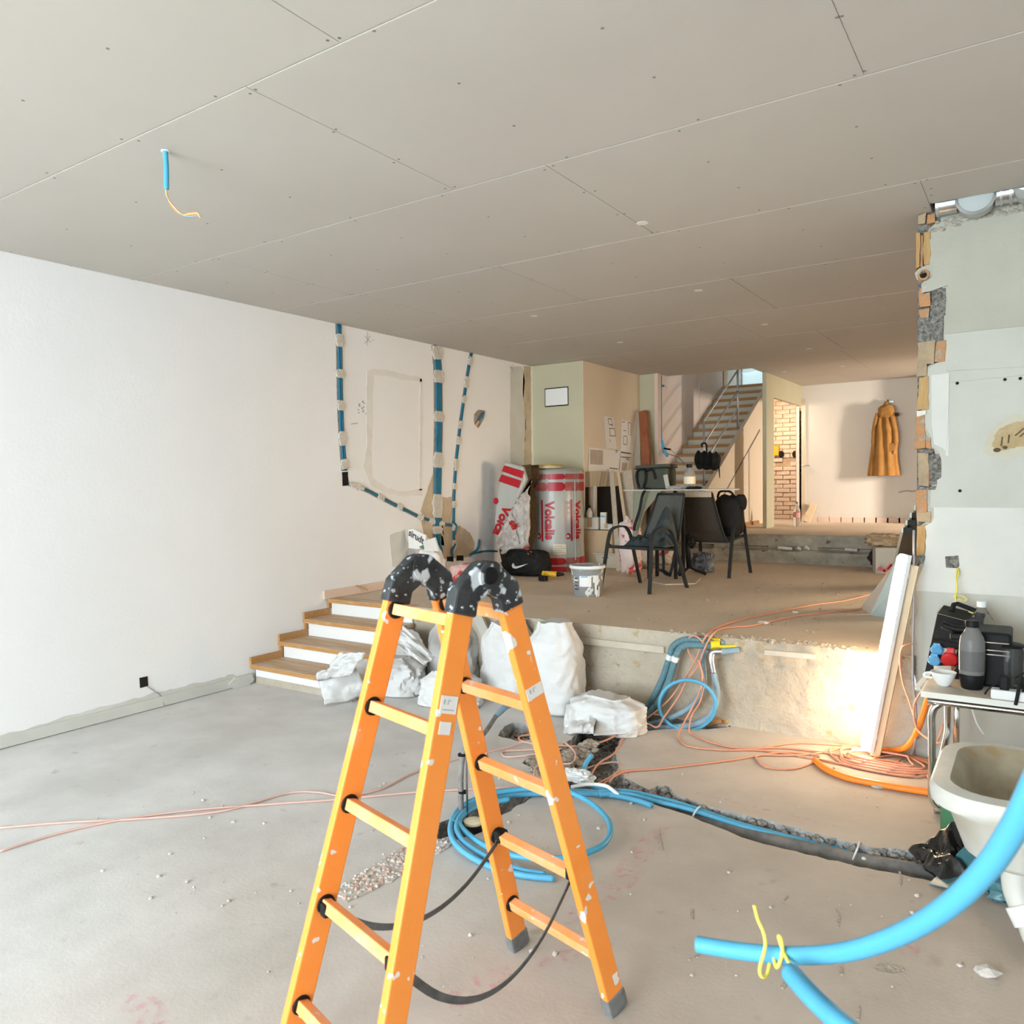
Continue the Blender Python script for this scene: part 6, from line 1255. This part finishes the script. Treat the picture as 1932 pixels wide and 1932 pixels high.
# coffee machine
q = fl(1868, 1300, TT); q.y = 4.22; cm = thing('coffee_machine', 'black pod coffee machine with chrome lines behind the soda bottle', 'coffee machine', q)
B().box((q.x + .005, q.y + .05, TT + .125), (.15, .24, .25)).build('body', M_black, cm, bevel=.012)
B().box((q.x - .11, q.y - .01, TT + .215), (.11, .10, .03)).build('spout_head', M_black, cm, bevel=.008)
B().tube(cr([(q.x - .20, q.y - .02, TT + .262), (q.x - .14, q.y - .02, TT + .245), (q.x - .08, q.y - .02, TT + .25)], 5), .016, 10).build('lever', M_black, cm, smooth=True)
for z in (.205, .17, .15): B().box((q.x + .02, q.y - .072, TT + z), (.10, .004, .005)).build('chrome_line', M_chrome, cm)
B().box((q.x - .09, q.y - .03, TT + .045), (.11, .10, .05)).build('drip_tray', M_black, cm, bevel=.006)
# glass carafe
q = fl(1905, 1292, TT); q.y = 4.20; q.z = TT; ca = thing('glass_carafe', 'clear glass carafe with black lid at the picture edge', 'carafe', q)
B().lathe([(.050, .002), (.054, .01), (.056, .17), (.05, .185)], q, 24).build('glass', M_glass, ca, smooth=40); B().lathe([(.058, .185), (.06, .195), (.05, .20)], q, 24).build('lid', M_black, ca, smooth=40)
B().box((q.x - .02, q.y - .03, TT + .05), (.035, .03, .10)).build('infuser', M_gpipe, ca, bevel=.005)
# power strip
q = fl(1905, 1322, TT + .0); ps = thing('power_strip', 'white socket strip with black plugs on the low table edge', 'power strip', (q.x + .05, q.y + .02, TT))
B().box((q.x + .05, q.y + .02, TT + .021), (.24, .06, .042)).build('body', M_bwhite, ps, bevel=.008)
for dx in (-.02, .06): B().box((q.x + dx, q.y + .02, TT + .07), (.036, .036, .065)).build('plug', M_black, ps, bevel=.008)
for k, P in enumerate(([(1905, 1285), (1880, 1290), (1865, 1300), (1858, 1310)], [(1915, 1280), (1932, 1270), (1950, 1268)], [(1924, 1290), (1920, 1310), (1916, 1330)])):
    B().tube(cr([wy(x, y, 4.0) if k < 2 else wy(x, y, 3.92) for x, y in P], 6), .004 if k < 2 else .007, 6).build('lead', M_black, ps, smooth=True)
t = thing('paper_packet', 'tan paper packet with a brown strip lying under the red socket', 'packet', fl(1780, 1266, TT)); B().beam(PB(1762, 1262, .05), PB(1795, 1262, .05), (0, 0, 1), .03, .008).build('packet', M_tabtop, t); B().beam(PB(1795, 1262, .05), PB(1825, 1267, .05), (0, 0, 1), .03, .01).build('strip', M_rust, t)
b = B().tube(cr([wy(1832, 1330, 4.5), wy(1842, 1362, 4.5), wy(1856, 1385, 4.5)], 6), .004, 6).build('white_lead', M_bwhite); tag(b, 'thin white lead hanging below the low table', 'cable')
# ================================================================== SINK, PIPES, BAGS AT THE LOWER RIGHT
ZS = .60
sk = thing('ceramic_sink', 'old stained white ceramic sink on a grey drain pipe at the right edge', 'sink', (.12, 2.8, 0))
def rrect(x0, x1, y0, y1, rad, n=6):
    P = []
    for cx, cy_, a0 in ((x1 - rad, y0 + rad, -PI / 2), (x1 - rad, y1 - rad, 0), (x0 + rad, y1 - rad, PI / 2), (x0 + rad, y0 + rad, PI)):
        for i in range(n + 1): a = a0 + PI / 2 * i / n; P.append((cx + rad * math.cos(a), cy_ + rad * math.sin(a)))
    return P
def skp(ins, z, rad): return [Vector((x, y, z)) for x, y in rrect(-.262 + ins, .40 - ins, 2.50 + ins, 3.10 - ins, max(.02, rad))]
rings_ = [(.115, .375, .10), (.085, .40, .12), (.045, .52, .14), (.0, .555, .15), (-.004, .585, .155), (.006, .604, .15), (.05, .608, .12), (.075, .585, .11), (.10, .48, .10), (.14, .43, .09)]
for nm, rg, mt in (('basin_shell', rings_[:7], M_cer), ('basin_bowl', rings_[6:], M_cerin)):
    b = B(); vs = []; n = 28
    for ins, z, rad in rg: vs += skp(ins, z, rad)
    fs = [(i * n + j, i * n + (j + 1) % n, (i + 1) * n + (j + 1) % n, (i + 1) * n + j) for i in range(len(rg) - 1) for j in range(n)]
    fs.append(tuple(range(n - 1, -1, -1)) if nm == 'basin_shell' else tuple((len(rg) - 1) * n + j for j in range(n)))
    b.add(vs, fs); b.build(nm, mt, sk, smooth=50)
B().lathe([(.03, .434), (.028, .437)], (.05, 2.8, 0), 16).build('drain_hole', M_rust, sk)
pq = at(1912, 1600, 2.45)
B().tube(cr([(pq.x + .01, pq.y + .02, .40), (pq.x + .008, pq.y + .01, .31), (pq.x + .012, pq.y, .22), (pq.x + .04, pq.y - .02, .16)], 6), .042, 18).build('trap_pipe', M_pvc, sk, smooth=True)
B().lathe([(.046, .30), (.046, .325)], (pq.x + .008, pq.y + .01, 0), 20).build('collar', M_pvc, sk, smooth=40)
B().tube([(pq.x + .03, pq.y - .012, .185), (pq.x + .055, pq.y - .03, .14)], .056, 20).build('trap_nut', M_bwhite, sk, smooth=40)
B().tube(cr([(pq.x + .05, pq.y - .03, .15), (pq.x + .08, pq.y - .05, .085), (pq.x + .15, pq.y - .05, .05), (pq.x + .22, pq.y - .03, .08), (pq.x + .25, pq.y, .2), (pq.x + .25, pq.y, .37)], 6), .044, 18).build('trap_bend', M_pvc, sk, smooth=True)
B().bb((.20, 2.62, 0), (.38, 2.95, .38)).build('support_block', M_conc, sk)
q = fl(1800, 1520); t = thing('green_bottle', 'green plastic container standing behind the sink', 'bottle', (q.x + .01, 3.75, 0)); q = wy(1797, 1500, 3.75)
B().lathe([(.07, 0), (.075, .01), (.075, .22), (.06, .26), (.03, .28), (.03, .31)], (q.x + .03, 3.75, 0), 20).build('body', M_greenp, t, smooth=40); B().lathe([(.033, .31), (.033, .335)], (q.x + .03, 3.75, 0), 14).build('cap', M_blackm, t, smooth=40)
bb_ = thing('bin_bag', 'crumpled glossy black bin bag spread on the trench end under the sink', 'bag', fl(1790, 1630))
def bagf(u, v):
    A, Bq, C, D = fl(1714, 1604), fl(1772, 1668), fl(1935, 1700), fl(1862, 1590); p = A.lerp(Bq, u).lerp(D.lerp(C, u), v)
    e = min(1, min(u, 1 - u, v * 1.5, 1 - v) * 6); n_ = (.5 - abs(noise.noise(Vector((u * 2.2, v * 3.0, 1))))) * .10 + (.5 - abs(noise.noise(Vector((u * 5, v * 6.5, 4))))) * .05
    return (p.x + .015 * noise.noise(Vector((u * 4, v * 4, 9))), p.y + .015 * noise.noise(Vector((u * 4, v * 4, 19))), .004 + max(0, e * (n_ + .20 * max(0, v - .2) * (1 - u * .7))))
B().grid(bagf, 60, 60).build('sheet', M_blackbag, bb_, smooth=60, solid=.003)
A_ = [(1800, 1515), (1842, 1510), (1880, 1600), (1775, 1610)]
def bagw(u, v):
    P = [at(1812, 1512, 3.55), at(1850, 1512, 3.5), at(1885, 1620, 3.05), at(1760, 1600, 3.2)]
    p = P[0].lerp(P[1], u).lerp(P[3].lerp(P[2], u), v); n_ = .05 * (.5 - abs(noise.noise(Vector((u * 3, v * 3, 7))))) + .03 * (.5 - abs(noise.noise(Vector((u * 7, v * 5, 3)))))
    return (p.x + n_, p.y - n_ * 1.5, max(.01, p.z + n_))
B().grid(bagw, 30, 30).build('gathered_neck', M_blackbag, bb_, smooth=60, solid=.003)
t = thing('teal_film_strip', 'teal translucent plastic strip lying along the bin bag', 'film', fl(1800, 1680)); P = [fl(1770, 1672, .01), at(1810, 1635, 2.95), at(1850, 1600, 2.85), at(1885, 1575, 2.8)]
B().ribbon(cr(P, 6), (1, -.6, .2), .07, .004).build('strip', M_tealbag, t, smooth=40)
t = thing('teal_film_heap', 'crumpled blue-green plastic film beside the sink drain pipe', 'film', fl(1900, 1690)); q = fl(1905, 1690); B().blob((q.x + .04, q.y, .06), (.26, .2, .14), 8, .25, 2.4, fold=.2).build('film', M_tealbag, t, smooth=35)
# ================================================================== FOREGROUND CONDUITS
def corr(pts, r, m, nm, parent, step=.0032, depth=.0007):
    P = cr(pts, 60); out = [P[0]]; acc = 0
    for i in range(1, len(P)):
        acc += (P[i] - P[i - 1]).length
        if acc >= step: out.append(P[i]); acc = 0
    B().tube(out, [r - (depth if k % 2 else 0) for k in range(len(out))], 16).build(nm, m, parent, smooth=True)
fc = thing('hanging_conduit', 'thick bright blue conduit sweeping up to the right edge in the foreground', 'conduit', at(1330, 1783, 1.5))
corr([at(1318, 1782, 1.52), at(1400, 1795, 1.46), at(1500, 1803, 1.38), at(1600, 1795, 1.28), at(1700, 1762, 1.18), at(1790, 1708, 1.08), at(1860, 1640, 1.0), at(1905, 1575, .94), at(1945, 1500, .88), at(2010, 1350, .80), at(2120, 1050, .72)], .0155, M_blueb, 'conduit', fc)
fy = thing('yellow_tie_wire', 'yellow wire twisted round the foreground blue conduit', 'wire', at(1440, 1820, 1.4))
tw_ = [(1423, 1708, 1.42), (1430, 1735, 1.42), (1440, 1758, 1.41), (1444, 1785, 1.40), (1434, 1825, 1.39), (1437, 1842, 1.39), (1447, 1838, 1.40), (1455, 1800, 1.42), (1456, 1788, 1.44)]
B().tube(cr([at(*p) for p in tw_], 6), .0032, 7).build('wire', M_ywire, fy, smooth=True)
B().tube(cr([at(*p) for p in [(1455, 1788, 1.44), (1460, 1808, 1.40), (1466, 1825, 1.38), (1476, 1800, 1.38), (1474, 1772, 1.39), (1469, 1768, 1.40), (1478, 1795, 1.385), (1488, 1815, 1.36), (1494, 1824, 1.35)]], 6), .0032, 7).build('wire', M_ywire, fy, smooth=True)
fs_ = thing('corrugated_conduit', 'short blue corrugated conduit end rising at the bottom edge', 'conduit', at(1560, 1960, 1.2))
corr([at(1492, 1836, 1.32), at(1520, 1868, 1.26), at(1555, 1903, 1.20), at(1620, 1958, 1.12), at(1760, 2060, 1.05), at(1900, 2400, 1.05)], .0165, M_blueb, 'conduit', fs_, .0032, .0013)
# ================================================================== CEILING STUB AND DUCT
q = fl(312, 285, ZC); cs_ = thing('ceiling_conduit', 'blue conduit stub with loose wires dropping from the ceiling', 'conduit', (q.x, q.y, ZC - .2))
dq = math.hypot(q.x, q.y)
def cd(px, py, k=0.): d = _ray(px, py); t = (q.y + k) / d[1]; return Vector((d[0] * t, d[1] * t, H + d[2] * t))
B().tube(cr([q + Vector((0, 0, .02)), q + Vector((0, 0, -.005)), cd(314, 320), cd(314, 357)], 6), .0105, 12).build('conduit', M_blueb, cs_, smooth=True)
B().lathe([(.018, -.003), (.018, .002)], (q.x, q.y, ZC), 16).build('hole_rim', M_bwhite, cs_)
for off, m_ in ((0, M_copper), (-3, M_slate), (3, M_copper), (1, M_ywire)):
    B().tube(cr([cd(313 + off * .4, 355), cd(315 + off * .3, 370), cd(327 - off * .8, 388 + abs(off)), cd(344, 405), cd(356, 405 - off), cd(372, 404 - off), cd(378, 412 - abs(off))], 7), .0022, 6).build('wire', m_, cs_, smooth=True)
du = thing('ventilation_duct', 'galvanised round duct with disc fittings along the ceiling edge', 'duct', (-.1, 4.64, 2.95))
DYc, DZc, DR = 4.640, 2.913, .052
Xa = wy(1768, 392, DYc).x; Xb = wy(1806, 392, DYc).x; Xc = wy(1878, 380, DYc).x; Xd = wy(1915, 375, DYc).x
B().cyl((Xa, DYc, DZc), (Xb, DYc, DZc), DR, DR, 28).build('pipe', M_steel, du, smooth=40); B().cyl((Xa - .004, DYc, DZc), (Xa + .012, DYc, DZc), DR + .004, DR + .004, 28).build('rim', M_iron, du, smooth=40)
B().cyl((Xc, DYc, DZc), (1.2, DYc, DZc), DR, DR, 28).build('pipe', M_steel, du, smooth=40)
for xx in (Xc + .02, Xc + .06): B().cyl((xx, DYc, DZc), (xx + .012, DYc, DZc), DR + .005, DR + .005, 28).build('rim', M_iron, du, smooth=40)
cxm = (Xb + Xc) / 2; rr = (Xc - Xb) / 2 + .006
RX = Matrix.Rotation(PI / 2, 3, 'X')
B().lathe([(rr, -.03), (rr, .03), (rr * .9, .045)], (cxm, DYc, DZc), 32, RX).build('branch_body', M_iron, du, smooth=40)
B().lathe([(rr, .03), (rr + .003, .038), (rr * .9, .048), (rr * .86, .04)], (cxm, DYc - .012, DZc), 32, RX, caps=False).build('branch_rim', M_iron, du, smooth=40)
B().lathe([(rr * .86, .04), (.01, .048)], (cxm, DYc - .012, DZc), 32, RX).build('branch_cover', mat('duct_cover', (.42, .46, .45), None, rough=.5), du, smooth=40)
cx2 = Xd + .06; B().lathe([(.07, -.03), (.07, .03), (.064, .04), (.03, .035)], (cx2, DYc - .015, DZc), 28, RX).build('branch_body', M_iron, du, smooth=40)
